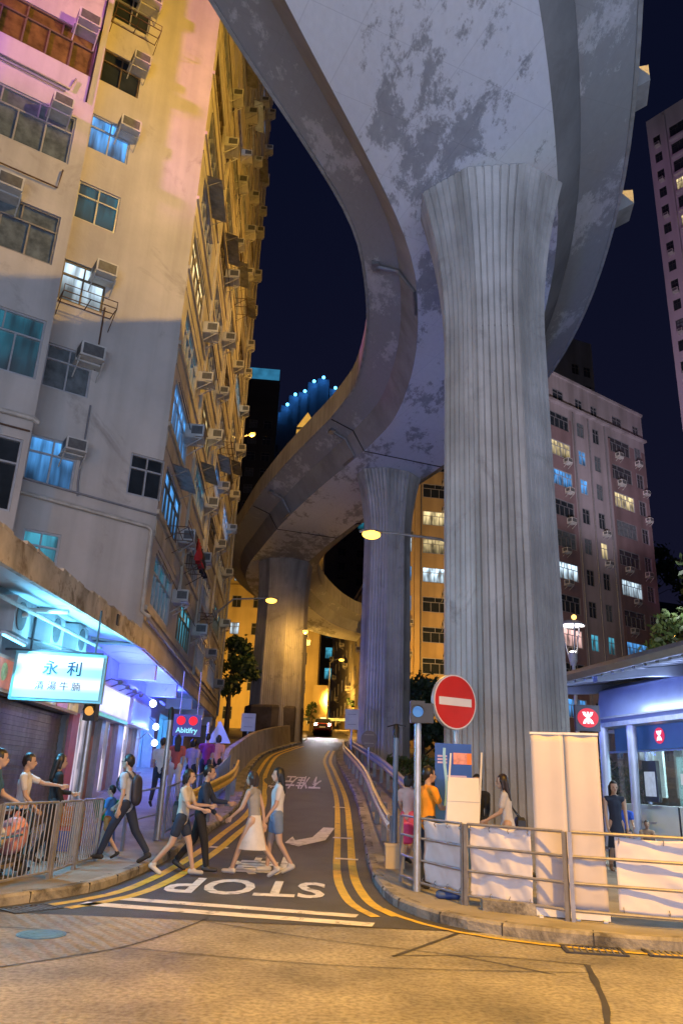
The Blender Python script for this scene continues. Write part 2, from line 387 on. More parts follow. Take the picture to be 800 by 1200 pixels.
def sheet(name, xs, ys, hf, mat, kind='structure'):
    mb = MB(); n = len(xs)
    mb.add([(x, y, hf(x, y)) for y in ys for x in xs], [(j*n+i, j*n+i+1, (j+1)*n+i+1, (j+1)*n+i) for j in range(len(ys)-1) for i in range(n-1)])
    o = mb.build(name, mat, local=True, smooth=True); tag(o, kind=kind); return o
gx = [-400, -150, -80, -40, -20, -12, -8, -6, -4, -3, -2, -1, 0, 1, 2, 2.6, 3.2, 4, 5, 6, 7, 9, 12, 16, 20, 40, 80, 150, 400]
gy = [-300, -100, -40, -15, 0, 6, 9, 12]+[12+.5*i for i in range(1, 13)]+list(range(20, 50, 2))+[50, 56, 64, 72, 80, 95, 110, 140, 200, 400, 900]
sheet('ground', gx, gy, lambda x, y: hground(x, y)-.035, ground_m)

# main road: concrete bays
def road_mat(groove=.06, name='concrete_road'):
    m = bpy.data.materials.new(name); m.use_nodes = True; nt = m.node_tree; L = nt.links
    b = nt.nodes['Principled BSDF']; b.inputs['Roughness'].default_value = .58
    tc = _n(nt, 'ShaderNodeTexCoord')
    n1 = _n(nt, 'ShaderNodeTexNoise'); n1.inputs['Scale'].default_value = .55; n1.inputs['Detail'].default_value = 8; n1.inputs['Roughness'].default_value = .65
    n2 = _n(nt, 'ShaderNodeTexNoise'); n2.inputs['Scale'].default_value = 20; n2.inputs['Detail'].default_value = 6
    L.new(tc.outputs['Object'], n1.inputs['Vector']); L.new(tc.outputs['Object'], n2.inputs['Vector'])
    r1 = _n(nt, 'ShaderNodeValToRGB'); r1.color_ramp.elements[0].position = .33; r1.color_ramp.elements[1].position = .68
    r1.color_ramp.elements[0].color = (.12, .115, .105, 1); r1.color_ramp.elements[1].color = (.44, .42, .39, 1)
    L.new(n1.outputs['Fac'], r1.inputs['Fac'])
    r2 = _n(nt, 'ShaderNodeValToRGB'); r2.color_ramp.elements[0].position = .35; r2.color_ramp.elements[1].position = .6
    r2.color_ramp.elements[0].color = (.36, .34, .31, 1); r2.color_ramp.elements[1].color = (1, 1, 1, 1)
    L.new(n2.outputs['Fac'], r2.inputs['Fac'])
    mx = _n(nt, 'ShaderNodeMixRGB', blend_type='MULTIPLY'); mx.inputs[0].default_value = .7
    L.new(r1.outputs[0], mx.inputs[1]); L.new(r2.outputs[0], mx.inputs[2]); L.new(mx.outputs[0], b.inputs['Base Color'])
    # transverse brush grooves, cut across the bays
    mp = _n(nt, 'ShaderNodeMapping'); mp.inputs['Rotation'].default_value = (0, 0, rad(-35)); L.new(tc.outputs['Object'], mp.inputs['Vector'])
    wv = _n(nt, 'ShaderNodeTexWave'); wv.inputs['Scale'].default_value = 1.9; wv.inputs['Distortion'].default_value = .9; wv.inputs['Detail'].default_value = 3; wv.inputs['Detail Scale'].default_value = 2
    L.new(mp.outputs[0], wv.inputs['Vector'])
    ad = _n(nt, 'ShaderNodeMath', operation='ADD'); ml = _n(nt, 'ShaderNodeMath', operation='MULTIPLY'); ml.inputs[1].default_value = groove
    L.new(wv.outputs['Fac'], ml.inputs[0]); L.new(ml.outputs[0], ad.inputs[0]); L.new(n2.outputs['Fac'], ad.inputs[1])
    bp = _n(nt, 'ShaderNodeBump'); bp.inputs['Strength'].default_value = .8; bp.inputs['Distance'].default_value = .025
    L.new(ad.outputs[0], bp.inputs['Height']); L.new(bp.outputs[0], b.inputs['Normal'])
    return m
road_m = road_mat()
road_g = road_mat(.9, 'grooved_concrete_road')
sheet('main_road', [-70, -30, -12, -6, 0, 4, 8, 20, 70], [-14, -6, 0, 4, 8, 11.2], lambda x, y: 0.0, road_m)
mb = MB(); pts = [(-14, 4.0), (-4.2, 5.9), (-2.9, 7.5), (-2.0, 8.6), (-1.55, 9.9), (-1.45, 10.3), (-3.6, 10.4), (-14, 8.6)]
mb.add([(x, y, .003) for x, y in pts], [tuple(range(8))]); tag(mb.build('road_bay', road_g, local=True), kind='structure')
def strip(name, ys, fa, fb, off, mat, nx=4):
    mb = MB()
    for y in ys:
        a, b = fa(y), fb(y)
        mb.v += [V((lerp(a, b, i/nx), y, 0)) for i in range(nx+1)]
    for p in mb.v: p.z = zr(p.y)+off
    n = nx+1
    mb.f += [(j*n+i, j*n+i+1, (j+1)*n+i+1, (j+1)*n+i) for j in range(len(ys)-1) for i in range(nx)]
    o = mb.build(name, mat, local=True, smooth=True); tag(o, kind='structure'); return o
yy = [10.25+.5*i for i in range(80)]+[50.5+2*i for i in range(31)]
strip('side_road', yy, lambda y: tab(XL, y)-.08, lambda y: tab(XR, y)+.08, .006, asphalt, 6)

LK = smooth_path([(-60, 8.2, 0), (-20, 8.4, 0), (-8, 8.9, 0), (-5.2, 9.6, 0), (-4.3, 10.25, 0), (-3.8, 11.0, 0), (-3.35, 12.06, 0), (-3.15, 13.6, 0), (-2.97, 15.8, 0), (-2.76, 18.5, 0), (-2.52, 22.6, 0), (-2.95, 28.7, 0), (-3.3, 33.2, 0), (-3.5, 42, 0), (-2.9, 48, 0), (-2.15, 55, 0), (-2.0, 62, 0), (-2.4, 72, 0), (-4.2, 85, 0)], .4)
RK = smooth_path([(60, 6.5, 0), (30, 8.0, 0), (12, 9.15, 0), (6, 9.45, 0), (4, 9.55, 0), (3.05, 9.7, 0), (2.1, 10.1, 0), (1.45, 10.75, 0), (1.02, 11.8, 0), (.84, 13.4, 0), (.78, 15.5, 0), (.82, 20, 0), (.8, 26.4, 0), (.47, 34.9, 0), (.26, 40.6, 0), (.45, 48, 0), (.8, 55, 0), (1.2, 62, 0), (1.4, 72, 0), (.2, 85, 0)], .4)
def offs(path, d):
    out = []
    for i, p in enumerate(path):
        t = (path[min(i+1, len(path)-1)]-path[max(i-1, 0)]); t.z = 0; t.normalize()
        out.append(p+V((-t.y, t.x, 0))*d)
    return out
def band(name, path, d0, d1, off, mat, ya=-99, yb=999, xa=-99, xb=99, kind='structure', build=True, mb=None):
    a, b = offs(path, d0), offs(path, d1); mb = mb or MB(); o = len(mb.v)
    ids = [i for i, p in enumerate(path) if ya <= p.y <= yb and xa <= p.x <= xb]
    for i in ids:
        for p in (a[i], b[i]): mb.v.append(V((p.x, p.y, zr(path[i].y)+off)))
    mb.f += [(o+2*k, o+2*k+1, o+2*k+3, o+2*k+2) for k in range(len(ids)-1)]
    if build:
        ob = mb.build(name, mat, local=True); tag(ob, kind=kind); return ob
    return mb
def kerb(name, path, side):
    a, b = offs(path, 0), offs(path, side*.16); rings = []
    for p, q in zip(a, b):
        z = zr(p.y); z2 = z
        m = p+(q-p)*.18
        rings.append([(p.x, p.y, z-.1), (p.x, p.y, z+.105), (m.x, m.y, z+.138), (q.x, q.y, z2+.138), (q.x, q.y, z-.1)])
    mb = MB(); mb.loft(rings, closed=True); o = mb.build(name, kerb_m, local=True); tag(o, kind='structure')
kerb('kerb_left', LK, 1); kerb('kerb_right', RK, -1)
# pavements behind the kerbs
def pavement(name, path, side, far):
    a = offs(path, side*.16); mb = MB(); n = 9
    for i, p in enumerate(a):
        q = V(far(path[i]))
        for k in range(n):
            t = (k/(n-1))**1.5; r = p.lerp(q, t)
            zz = zr(path[i].y) if k == 0 else (hground(r.x, r.y) if side < 0 else zr(max(r.y, path[i].y) if path[i].y > 11 else path[i].y))
            mb.v.append(V((r.x, r.y, zz+.13)))
    mb.f += [(j*n+i, j*n+i+1, (j+1)*n+i+1, (j+1)*n+i) for j in range(len(a)-1) for i in range(n-1)]
    o = mb.build(name, pave_m, local=True, smooth=True); tag(o, kind='structure')
def farL(p): return (min(p.x-.3, -14 if p.y < 11 else -9.0), max(p.y, 13.0 if p.y < 11 else p.y), 0)
pavement('pavement_left', LK, 1, farL)
def farR(p):
    if p.y > 24: return (26, p.y+6, 0)
    return (max(26, p.x+6), 24+max(0, (p.x-4))*.12, 0) if p.y < 11.5 else (26, max(26, p.y+4), 0)
pavement('pavement_right', RK, -1, farR)

# painted lines
for d in (.26, .58):
    band('yellow_line', LK, -d, -d-.16, .012, yellow_p, ya=10.6, yb=52, xa=-4.2)
for d in (.22, .52):
    band('yellow_line', RK, d, d+(.15 if d < .4 else .14), .012, yellow_p, xb=1.25, yb=48)
band('yellow_line', RK, .2, .29, .0105, yellow_p, xa=1.0, xb=14, yb=11.9)
def line(name, p, q, wd, mat, off=.012):
    p, q = V(p), V(q); d = (q-p).normalized(); x = V((-d.y, d.x, 0))*wd/2
    mb = MB(); n = max(1, int((q-p).length/.4)); vs = []
    for i in range(n+1):
        c = p.lerp(q, i/n)
        for s in (-1, 1):
            r = c+x*s; vs.append((r.x, r.y, zr(r.y)+off))
    mb.add(vs, [(2*i, 2*i+1, 2*i+3, 2*i+2) for i in range(n)])
    o = mb.build(name, mat, local=True); tag(o, kind='structure'); return o
line('stop_line', (-2.75, 11.62, 0), (.42, 11.0, 0), .26, white_p)
line('stop_line', (-3.15, 11.1, 0), (.6, 10.42, 0), .28, white_p)
for (y, x0, x1) in ((16.6, .16, .62), (19.0, .12, .55), (17.3, -2.55, -2.05), (24.0, .12, .5)):
    line('road_dash', (x0, y, 0), (x1, y-.05, 0), .16, white_p)
def road_text(body, cx, cy, wd, ln, name='road_lettering'):
    """lettering painted for drivers coming down the side road"""
    mb = text_mb(body, 1.0, (0, 0, 0), (1, 0, 0), (0, 1, 0), .001, bold=.018)
    xs = [p.x for p in mb.v]; ys = [p.y for p in mb.v]
    mx, my = (min(xs)+max(xs))/2, (min(ys)+max(ys))/2; sx, sy = wd/(max(xs)-min(xs)), ln/(max(ys)-min(ys))
    for p in mb.v:
        X = cx-(p.x-mx)*sx; Y = cy-(p.y-my)*sy
        p.x, p.y, p.z = X, Y, zr(Y)+.014+p.z
    o = mb.build(name, white_p, local=True); tag(o, kind='structure'); return o
road_text('STOP', -1.22, 13.15, 2.42, 1.55)
road_text('停', -1.15, 15.5, 1.15, 2.0)
road_text('不准左轉', -1.25, 30.2, 1.85, 4.4)
mb = MB(); pts = [(-.93, 18.1), (-.62, 17.75), (-.05, 18.6), (.16, 20.3), (-.12, 20.3), (-.35, 18.9), (-.72, 18.45), (-.80, 18.9)]
mb.add([(x, y, zr(y)+.014) for x, y in pts], [tuple(range(len(pts)))]); tag(mb.build('road_arrow', white_p, local=True), kind='structure')
# joints and tar seams in the concrete bays
tar = M('tar', (.035, .033, .03), .6, var=.3, scale=5)
def seam(pts, wd, name='road_joint'):
    mb = MB(); P = smooth_path([(x, y, .006) for x, y in pts], .15); k = len(P); vs = []
    for i, p in enumerate(P):
        t = (P[min(i+1, k-1)]-P[max(i-1, 0)]).normalized(); x = V((-t.y, t.x, 0)); h = wd/2*(.7+.6*random.random())
        vs += [p+x*h, p-x*h]
    mb.add(vs, [(2*i, 2*i+1, 2*i+3, 2*i+2) for i in range(k-1)]); tag(mb.build(name, tar, local=True), kind='structure')
seam([(-2.9, 7.5), (-2.0, 8.6), (-1.55, 9.9), (-1.4, 10.6)], .025)
seam([(-1.4, 10.2), (0, 9.4), (1.3, 8.9), (2.2, 8.2)], .02)
seam([(-2.0, 8.6), (.2, 8.2), (2.6, 8.35)], .016)
seam([(.7, 8.7), (1.2, 9.5), (1.62, 10.2)], .05)
seam([(2.65, 8.7), (2.35, 7.3), (2.05, 6.2), (1.9, 4.5)], .06)
seam([(.7, 8.75), (1.7, 8.9), (2.65, 8.7)], .025)
seam([(-4.2, 9.3), (-3.3, 9.35), (-2.7, 9.2)], .05)
# cover and gratings
blue_c = M('blue_painted_iron', (.06, .16, .34), .5, var=.3, scale=9)
tag(MB().lathe([(.25, .004), (.25, .012), (.235, .013), (.232, .009), (.222, .009), (.219, .014), (.17, .014), (.167, .010), (.15, .010), (.147, .014), (.08, .014), (.077, .010), (.05, .010)], 28, (-2.95, 9.05, 0)).build('manhole_cover', blue_c), 'round blue painted manhole cover in the concrete road', 'manhole cover')
def grating(c, rz, n, label):
    t = thing('drain_grating', label, 'drain grating', c)
    R = Matrix.Rotation(rz, 3, 'Z'); c = V(c)
    mb = MB()
    for s in (-1, 1): mb.box(c+R @ V((0, s*.19, .008)), (.62, .04, .016), rz)
    for s in (-1, 1): mb.box(c+R @ V((s*.31, 0, .0085)), (.04, .42, .017), rz)
    mb.build('frame', dark, t)
    mb = MB()
    for i in range(n): mb.box(c+R @ V((-.27+.54*i/(n-1), 0, .006)), (.022, .34, .012), rz)
    mb.build('bars', steel_d, t)
grating((-3.62, 10.55, 0), rad(52), 9, 'iron drain grating at the left kerb beside the yellow line')
for x, l in ((2.95, 'kerbside drain grating below the tall white stands'), (3.85, 'kerbside drain grating below the hanging banner at the edge')):
    grating((x, 9.42, 0), rad(-6), 9, l)

# ------------------------------------------------------------------ the flyover
cc = V((-26.2, 25.7, 0))
RE = [cc+V((34.8*math.cos(rad(a)), 34.8*math.sin(rad(a)), 0)) for a in (-78, -68, -58, -48, -38, -28, -18, -9, 0, 9)]
for k_, r_ in ((3, 1.4), (4, 1.0), (5, .5), (6, .12)): RE[k_] += (RE[k_]-cc).normalized()*r_
RE += [V(p+(0,)) for p in ((7.0, 35.2), (5.35, 39.2), (3.65, 43.2), (1.75, 47.9), (.05, 52.8), (-1.35, 57.5), (-1.85, 61.8), (-1.25, 66.8), (.9, 72.2), (4, 75.6), (9, 77.3), (18, 77.8), (40, 75))]
RE = smooth_path(RE, 1.0)
def deckpath():
    out = []
    for i, p in enumerate(RE):
        t = (RE[min(i+1, len(RE)-1)]-RE[max(i-1, 0)]).normalized(); nr = V((t.y, -t.x, 0))
        hw = lerp(3.95, 3.7, sstep(40, 55, p.y))+.55*(1-sstep(9, 20, p.y)); dz = -1.2*sstep(62, 78, p.y)-(p.x-6)*.05*(1 if p.y > 74 and p.x > 6 else 0)
        out.append((p-nr*hw, t, nr, hw, dz))
    return out
DP = deckpath()
ZS = 16.8
fly = thing('flyover', 'high curved concrete road flyover sweeping overhead on ribbed piers', 'flyover', (3.7, 17.0, 0))
def sweep(name, sec, mat, caps=True, smooth=True):
    rings = []
    for c, t, nr, hw, dz in DP:
        rings.append([c+nr*(x*hw/3.95)+V((0, 0, z+dz)) for x, z in sec])
    return MB().loft(rings, closed=True, caps=caps).build(name, mat, fly, smooth=smooth)
sweep('soffit', [(-2.12, ZS), (2.12, ZS), (2.12, ZS+.2), (-2.12, ZS+.2)], soffit)
for s in (-1, 1):
    sweep('web', [(s*2.125, ZS-.004), (s*2.72, ZS+.95), (s*2.72, ZS+1.2), (s*2.0, ZS+1.2), (s*2.0, ZS+.22)], conc_web)
    sweep('cantilever', [(s*2.725, ZS+.96), (s*3.9, ZS+1.32), (s*3.9, ZS+1.6), (s*2.725, ZS+1.6)], cant)
    sweep('parapet', [(s*3.905, ZS+1.30), (s*4.0, ZS+1.30), (s*3.97, ZS+2.5), (s*3.78, ZS+2.5), (s*3.72, ZS+1.7), (s*3.905, ZS+1.62)], conc)
sweep('deck', [(-3.70, ZS+1.604), (3.70, ZS+1.604), (3.70, ZS+1.66), (-3.70, ZS+1.66)], asphalt)
# drip grooves and pipe brackets under the left cantilever
def at_deck(X=None, Y=None, i=None):
    if i is None: i = min(range(len(DP)), key=lambda k: (DP[k][0]-V((X, Y, 0))).length)
    return DP[i]
def pier(px, py, zbase, wd, ztop, yaw, name='pier', flare0=5.2, fl=.55):
    c, t, nr, hw, dz = at_deck(px, py)
    c = V((px, py, 0)); ax = nr; ay = t
    N = 8; oct_ = []
    r = wd/2/math.cos(math.pi/8)
    for k in range(N):
        a = 2*math.pi*k/N+math.pi/8+yaw; oct_.append((r*math.cos(a), r*math.sin(a)))
    per = []
    for k in range(N):
        a, b = V(oct_[k]), V(oct_[(k+1) % N]); L = (b-a).length; m = max(3, round(L/.145)); nrm = V((b.y-a.y, a.x-b.x)).normalized()
        for j in range(m):
            for (f, dpt) in ((0, .045), (.09, .04), (.17, 0), (.90, 0)):
                q = a+(b-a)*((j+f)/m); per.append(q-nrm*dpt if (b-a).length else q)
    zs = [zbase-.4, zbase+.3, zbase+1.5, zbase+3, zbase+5, zbase+7, ztop-flare0-.2]+[ztop-flare0+flare0*k/10 for k in range(11)]
    rings = []
    for z in zs:
        f = max(0, (z-(ztop-flare0))/flare0); sx = 1+fl*f**1.9; sy = 1+.12*f**1.9
        tp = lerp(1.05, .97, max(0, min(1, (z-zbase)/(ztop-zbase))))
        # the plan is turned with yaw first and then stretched along the deck's cross direction
        rings.append([c+ax*(p[0]*sx*tp)+ay*(p[1]*sy*tp)+V((0, 0, z)) for p in per])
    o = MB().loft(rings).build(name, pier_m, fly)
    # pour joints
    for z in (ztop-flare0-.1, ztop-flare0-4.6):
        mb = MB(); f = 0; ring = []
        for zz, k in ((z-.012, .99), (z-.012, 1.006), (z+.012, 1.006), (z+.012, .99)):
            ring.append([c+ax*(p[0]*k*.985)+ay*(p[1]*k*.985)+V((0, 0, zz)) for p in oct_])
        mb.loft(ring)
        sub(mb.mesh('pour_joint', M('joint_concrete', (.30, .29, .285), .9, var=.2)), 'pour_joint', o)
    return o
pier(3.68, 16.9, .05, 2.46, ZS-.02, rad(8), flare0=4.6)
pier(2.40, 37.2, 2.0, 2.2, ZS-.02, rad(-4), flare0=3.8)
p3 = pier(-4.0, 55.5, 3.6, 3.5, ZS-.02, rad(20), flare0=3.4, fl=.12)
pier(8.2, 80.6, 5.5, 2.5, ZS-1.35, rad(0), flare0=3.0)
pier(-10.0, -.3, 0, 2.5, ZS-.02, rad(0), flare0=5.0)
# joints between the kerb stones
for nm, path, sd in (('kerb_joint', LK, 1), ('kerb_joint', RK, -1)):
    a_, b_ = offs(path, -sd*.004), offs(path, sd*.165); mb = MB(); acc = 0
    for i in range(1, len(path)):
        acc += (path[i]-path[i-1]).length
        if acc > .85 and -12 < path[i].x < 14 and path[i].y < 45:
            acc = 0; z = zr(path[i].y); mb.bar(V((a_[i].x, a_[i].y, z+.065)), V((b_[i].x, b_[i].y, z+.073)), .014, .138)
    tag(mb.build(nm, tar, local=True), kind='structure')
# the dark grubby base of the third pier
MB().lathe([(2.1, 3.3), (2.1, 6.2), (2.04, 6.35), (1.7, 6.36)], 8, (-4.15, 55.5, 0)).build('pier_plinth', M('dark_plinth', (.11, .095, .085), .9, var=.5, scale=1.2, spotc=(.12, .1, .09)), fly)
# corbels for lamp posts on the outer parapet
for (Y, X, dl) in ((14.7, 7.3, .62), (18.6, 8.3, .55)):
    c, t, nr, hw, dz = min(DP, key=lambda d: (d[0]+d[2]*3.95-V((X, Y, 0))).length)
    e = c+nr*3.99; mb = MB()
    prof = [(0, ZS+1.5), (dl, ZS+1.8), (dl, ZS+2.3), (0, ZS+2.3)]
    mb.prism([(a, b) for a, b in prof], e-t*.4, nr, (0, 0, 1), t*.8); mb.build('corbel', conc, fly)
# drain pipes on the web and cantilever
for k, (X, Y) in enumerate(((4.0, 21.0), (3.0, 36.0), (-1.9, 44.0))):
    c, t, nr, hw, dz = at_deck(X, Y); mb = MB()
    a = c-nr*3.5+V((0, 0, ZS+1.12)); b = c-nr*2.76+V((0, 0, ZS+.86)); d = c-nr*2.22+V((0, 0, ZS+.06))
    mb.tube([a, b, d, d+t*1.3], .07, 8); mb.box((a.x, a.y, a.z+.02), (.4, .25, .16), math.atan2(t.y, t.x)); mb.build('drain_pipe', steel_d, fly)
# expansion joints
for (X, Y) in ((3.2, 34.4), (-1.7, 47.5)):
    c, t, nr, hw, dz = at_deck(X, Y); mb = MB()
    f = hw/3.95
    pts = [(-3.9*f, ZS+1.30), (-2.75*f, ZS+.945), (-2.13*f, ZS-.012), (2.13*f, ZS-.012), (2.75*f, ZS+.945), (3.9*f, ZS+1.30)]
    for (a, za), (b, zb) in zip(pts, pts[1:]): mb.bar(c+nr*a+V((0, 0, za)), c+nr*b+V((0, 0, zb)), .06, .02, up=t)
    mb.build('expansion_joint', dark, fly)

# ------------------------------------------------------------------ walls with real openings
def direction(deg): a = rad(deg); return V((math.sin(a), math.cos(a), 0))
class Wall:
    """a vertical wall through p0 along d; u runs along d, n looks outwards"""
    def __init__(s, p0, d):
        s.p = V((p0[0], p0[1], 0)); s.d = d.normalized(); s.n = V((s.d.y, -s.d.x, 0))
        s.rz = math.atan2(s.n.y, s.n.x)-math.pi/2; s.holes = []
    def at(s, u, z, o=0.): return s.p+s.d*u+s.n*o+V((0, 0, z))
    def hole(s, u0, u1, z0, z1): s.holes.append((u0, u1, z0, z1))
    def build(s, u0, u1, z0, z1, mb, depth=.14):
        us = sorted({u0, u1} | {min(max(h[i], u0), u1) for h in s.holes for i in (0, 1)})
        zs = sorted({z0, z1} | {min(max(h[i], z0), z1) for h in s.holes for i in (2, 3)})
        for a, b in zip(us, us[1:]):
            run = None
            for c, e in zip(zs, zs[1:]):
                m = ((a+b)/2, (c+e)/2)
                solid = not any(h[0] < m[0] < h[1] and h[2] < m[1] < h[3] for h in s.holes)
                if solid and run is None: run = c
                if not solid and run is not None:
                    s._q(mb, a, b, run, c); run = None
            if run is not None: s._q(mb, a, b, run, z1)
        for h in s.holes:
            a, b, c, e = h
            P = [s.at(a, c), s.at(b, c), s.at(b, e), s.at(a, e)]; Q = [p-s.n*depth for p in P]
            for i in range(4): mb.add([P[i], P[(i+1) % 4], Q[(i+1) % 4], Q[i]], [(0, 1, 2, 3)])
        return mb
    def _q(s, mb, a, b, c, e): mb.add([s.at(a, c), s.at(b, c), s.at(b, e), s.at(a, e)], [(0, 1, 2, 3)])
WM = {}
def win_meshes(wd, ht, style, fm, gm):
    key = (round(wd, 2), round(ht, 2), style, fm.name, gm.name)
    if key in WM: return WM[key]
    t = .055; mb = MB()
    mb.box((0, 0, ht-t/2), (wd, .07, t)); mb.box((0, 0, t/2), (wd, .07, t))
    for s_ in (-1, 1): mb.box((s_*(wd/2-t/2), 0, ht/2), (t, .07, ht-2*t))
    cols = max(2, round(wd/.72)) if style != 'two' else 2
    tr = ht*.66 if style != 'plain' else ht
    for i in range(1, cols): mb.box((-wd/2+wd*i/cols, .004, (tr)/2+t/4), (.045, .06, tr-t*1.5))
    if style != 'plain':
        mb.box((0, .006, tr), (wd-2*t, .065, .05))
        for i in range(1, max(2, cols//2+1)): mb.box((-wd/2+wd*i/max(2, cols//2+1), .004, (tr+ht)/2), (.04, .06, ht-tr-t*1.6))
    f = mb.mesh('window', fm)
    g = MB().box((0, -.035, ht/2), (wd-.02, .012, ht-.02)).mesh('pane', gm)
    WM[key] = (f, g); return WM[key]
def window(wall, bld, u, z, wd, ht, gm, fm=alu, style='std', hole=True, dep=.11):
    """opening with a frame (part) and glass (sub-part); u and z at its lower middle"""
    if hole: wall.hole(u-wd/2, u+wd/2, z, z+ht)
    f, g = win_meshes(wd, ht, style, fm, gm)
    o = inst(f, 'window', bld, wall.at(u, z, -dep+.035 if hole else .05), wall.rz)
    sub(g, 'pane', o); return o
def ac_mesh():
    mb = MB(); mb.box((0, .22, .21), (.62, .62, .40)); mb.box((0, .02, -.03), (.70, .5, .05))
    for s_ in (-1, 1): mb.bar((s_*.3, -.05, -.05), (s_*.3, .5, -.05), .035, .035); mb.bar((s_*.3, -.05, -.4), (s_*.3, .46, -.06), .03, .03)
    a = mb.mesh('air_conditioner', ac_m)
    mb = MB()
    mb.box((0, .534, .21), (.52, .012, .30))
    for s_ in (-1, 1): mb.box((s_*.313, .30, .22), (.010, .36, .26))
    g = mb.mesh('grille', grille_m); return a, g
AC = ac_mesh()
def ac(wall, bld, u, z, o=.02, box=True):
    a = inst(AC[0], 'air_conditioner', bld, wall.at(u, z, o), wall.rz); sub(AC[1], 'grille', a)
    k_ = .86+.28*((u*7.3+z*3.1) % 1); a.scale = (k_, .9+.2*((u*3.7+z) % 1), k_)
    return a
def rack_mesh(wd=1.5, dp=.65):
    mb = MB()
    for y in (.02, dp*.5, dp): mb.bar((-wd/2, y, 0), (wd/2, y, 0), .022, .022)
    for s_ in (-1, 0, 1): mb.bar((s_*wd/2, 0, 0), (s_*wd/2, dp, 0), .022, .022)
    for s_ in (-1, 1): mb.bar((s_*wd/2, 0, -.45), (s_*wd/2, dp, -.01), .02, .02); mb.bar((s_*wd/2, dp, 0), (s_*wd/2, dp, .22), .02, .02)
    mb.bar((-wd/2, dp, .21), (wd/2, dp, .21), .018, .018)
    return mb.mesh('drying_rack', rust)
RACK = rack_mesh()
def hood_mesh(wd=2.2):
    mb = MB(); vs = []
    for i in range(15): x = -wd/2+wd*i/14; z = .012*(i % 2); vs += [(x, 0, z+.16), (x, .55, z)]
    mb.add(vs, [(2*i, 2*i+1, 2*i+3, 2*i+2) for i in range(14)]); mb.add([V(p)-V((0, 0, .012)) for p in vs], [(2*i, 2*i+2, 2*i+3, 2*i+1) for i in range(14)])
    for s_ in (-1, 1): mb.bar((s_*wd*.46, .02, -.25), (s_*wd*.46, .5, .0), .02, .02)
    return mb.mesh('window_hood', M('corrugated_sheet', (.33, .31, .27), .6, .3, var=.3, scale=3, streak=.4))
HOOD = hood_mesh()

# ------------------------------------------------------------------ the corner apartment block on the left
CR = V((-5.25, 20.6, 0)); dE = direction(57); dF = V((-.065, .998, 0)).normalized()
left = thing('apartment_building', 'tall weathered corner apartment block with shops under its overhang', 'building', (-5.6, 20.8, 0))
end = Wall(CR, dE); fac = Wall(CR, dF); HT = 52
rn = random.Random(3)
# end wall windows, from the photograph's storeys
zf = [7.9, 9.05, 11.85, 14.65, 17.5, 20.15, 22.9, 25.7, 28.4, 31.2]
gl = [win_teal, win_blue, glass_c, win_white, win_teal, win_blue, glass_d, glass_d, win_warm, glass_d]
window(end, left, -2.95, 6.3, .95, 1.15, win_cyan, alu, 'std')
for i in range(1, 10):
    window(end, left, -3.05, zf[i]-.65+.3, 1.28, 1.35, gl[i], alu if i % 3 else brownf, 'std')
    if i in (1, 2, 3, 5, 6, 7): ac(end, left, -2.68+.1, zf[i]+.62)
window(end, left, -.45, 9.0, 1.0, 1.25, glass_d, alu, 'std')
inst(RACK, 'drying_rack', left, end.at(-2.9, 14.2, 0), end.rz); inst(RACK, 'drying_rack', left, end.at(-2.9, 25.1, 0), end.rz)
mb = MB(); end.build(-12, 0, 4.85, HT, mb)
# facade: four bays of strip windows and air conditioners per storey
for fl in range(17):
    z = 6.15+2.78*fl
    for k, (u0, wd) in enumerate(((2.5, 3.6), (8.4, 4.2), (14.6, 4.0), (21.2, 4.4))):
        r = rn.random()
        g = glass_d if r < .42 else glass_c if r < .70 else win_cyan if r < .80 else win_blue if r < .88 else win_warm if r < .95 else win_teal
        if fl == 0: g = [win_teal, win_cyan, glass_c, glass_d][k]
        window(fac, left, u0+rn.uniform(-.3, .3)*(fl > 0), z, wd, 1.5, g, [alu, brownf, alu][(fl+k) % 3])
        if rn.random() < .82 and fl < 16: ac(fac, left, u0+wd/2+rn.choice((-.5, .55, .55)), z+rn.choice((.25, .95, .95)), .05)
    for k in range(4):
        if (fl*5+k*3) % 4 == 1 and fl > 0: inst(HOOD, 'window_hood', left, fac.at((2.2, 8.6, 14.2, 21.4)[k], z+1.55, .05), fac.rz)
    if fl % 3 == 1: inst(RACK, 'drying_rack', left, fac.at(rn.choice((2.5, 8.4, 14.6)), z-.1, .02), fac.rz)
inst(RACK, 'drying_rack', left, fac.at(6.6, 8.75, .02), fac.rz); inst(RACK, 'drying_rack', left, fac.at(12.6, 8.2, .02), fac.rz)
fac.build(0, 27, 4.85, HT, mb)
# plain sides, back, roof and the underside of the overhang
A = CR; B = fac.at(27, 0); E_ = end.at(-12, 0); Cb = B+V((-16, 2, 0)); D_ = E_+V((-10, 6, 0))
for p, q in ((B, Cb), (Cb, D_), (D_, E_)):
    mb.add([p+V((0, 0, 0)), q+V((0, 0, 0)), q+V((0, 0, HT)), p+V((0, 0, HT))], [(0, 1, 2, 3)])
mb.add([p+V((0, 0, HT)) for p in (A, B, Cb, D_, E_)], [(0, 1, 2, 3, 4)])
mb.build('wall', wall_m, left, fix=False)
mb = MB()                                                           # storey bands of the facade, lighter cream paint
for fl in range(18):
    z = 5.9+2.78*fl
    mb.box(fac.at(13.5, z, .035), (27, .07, .13), fac.rz)
    if fl: mb.box(fac.at(13.5, z-.46, .012), (26.9, .024, .5), fac.rz)
mb.box(fac.at(13.5, 5.05, .02), (26.96, .04, .42), fac.rz)
for u in (5.9, 11.6, 18.0, 24.6): mb.box(fac.at(u, (HT+7)/2, .05), (.35, .1, HT-7), fac.rz)
mb.build('storey_band', wall_f, left)
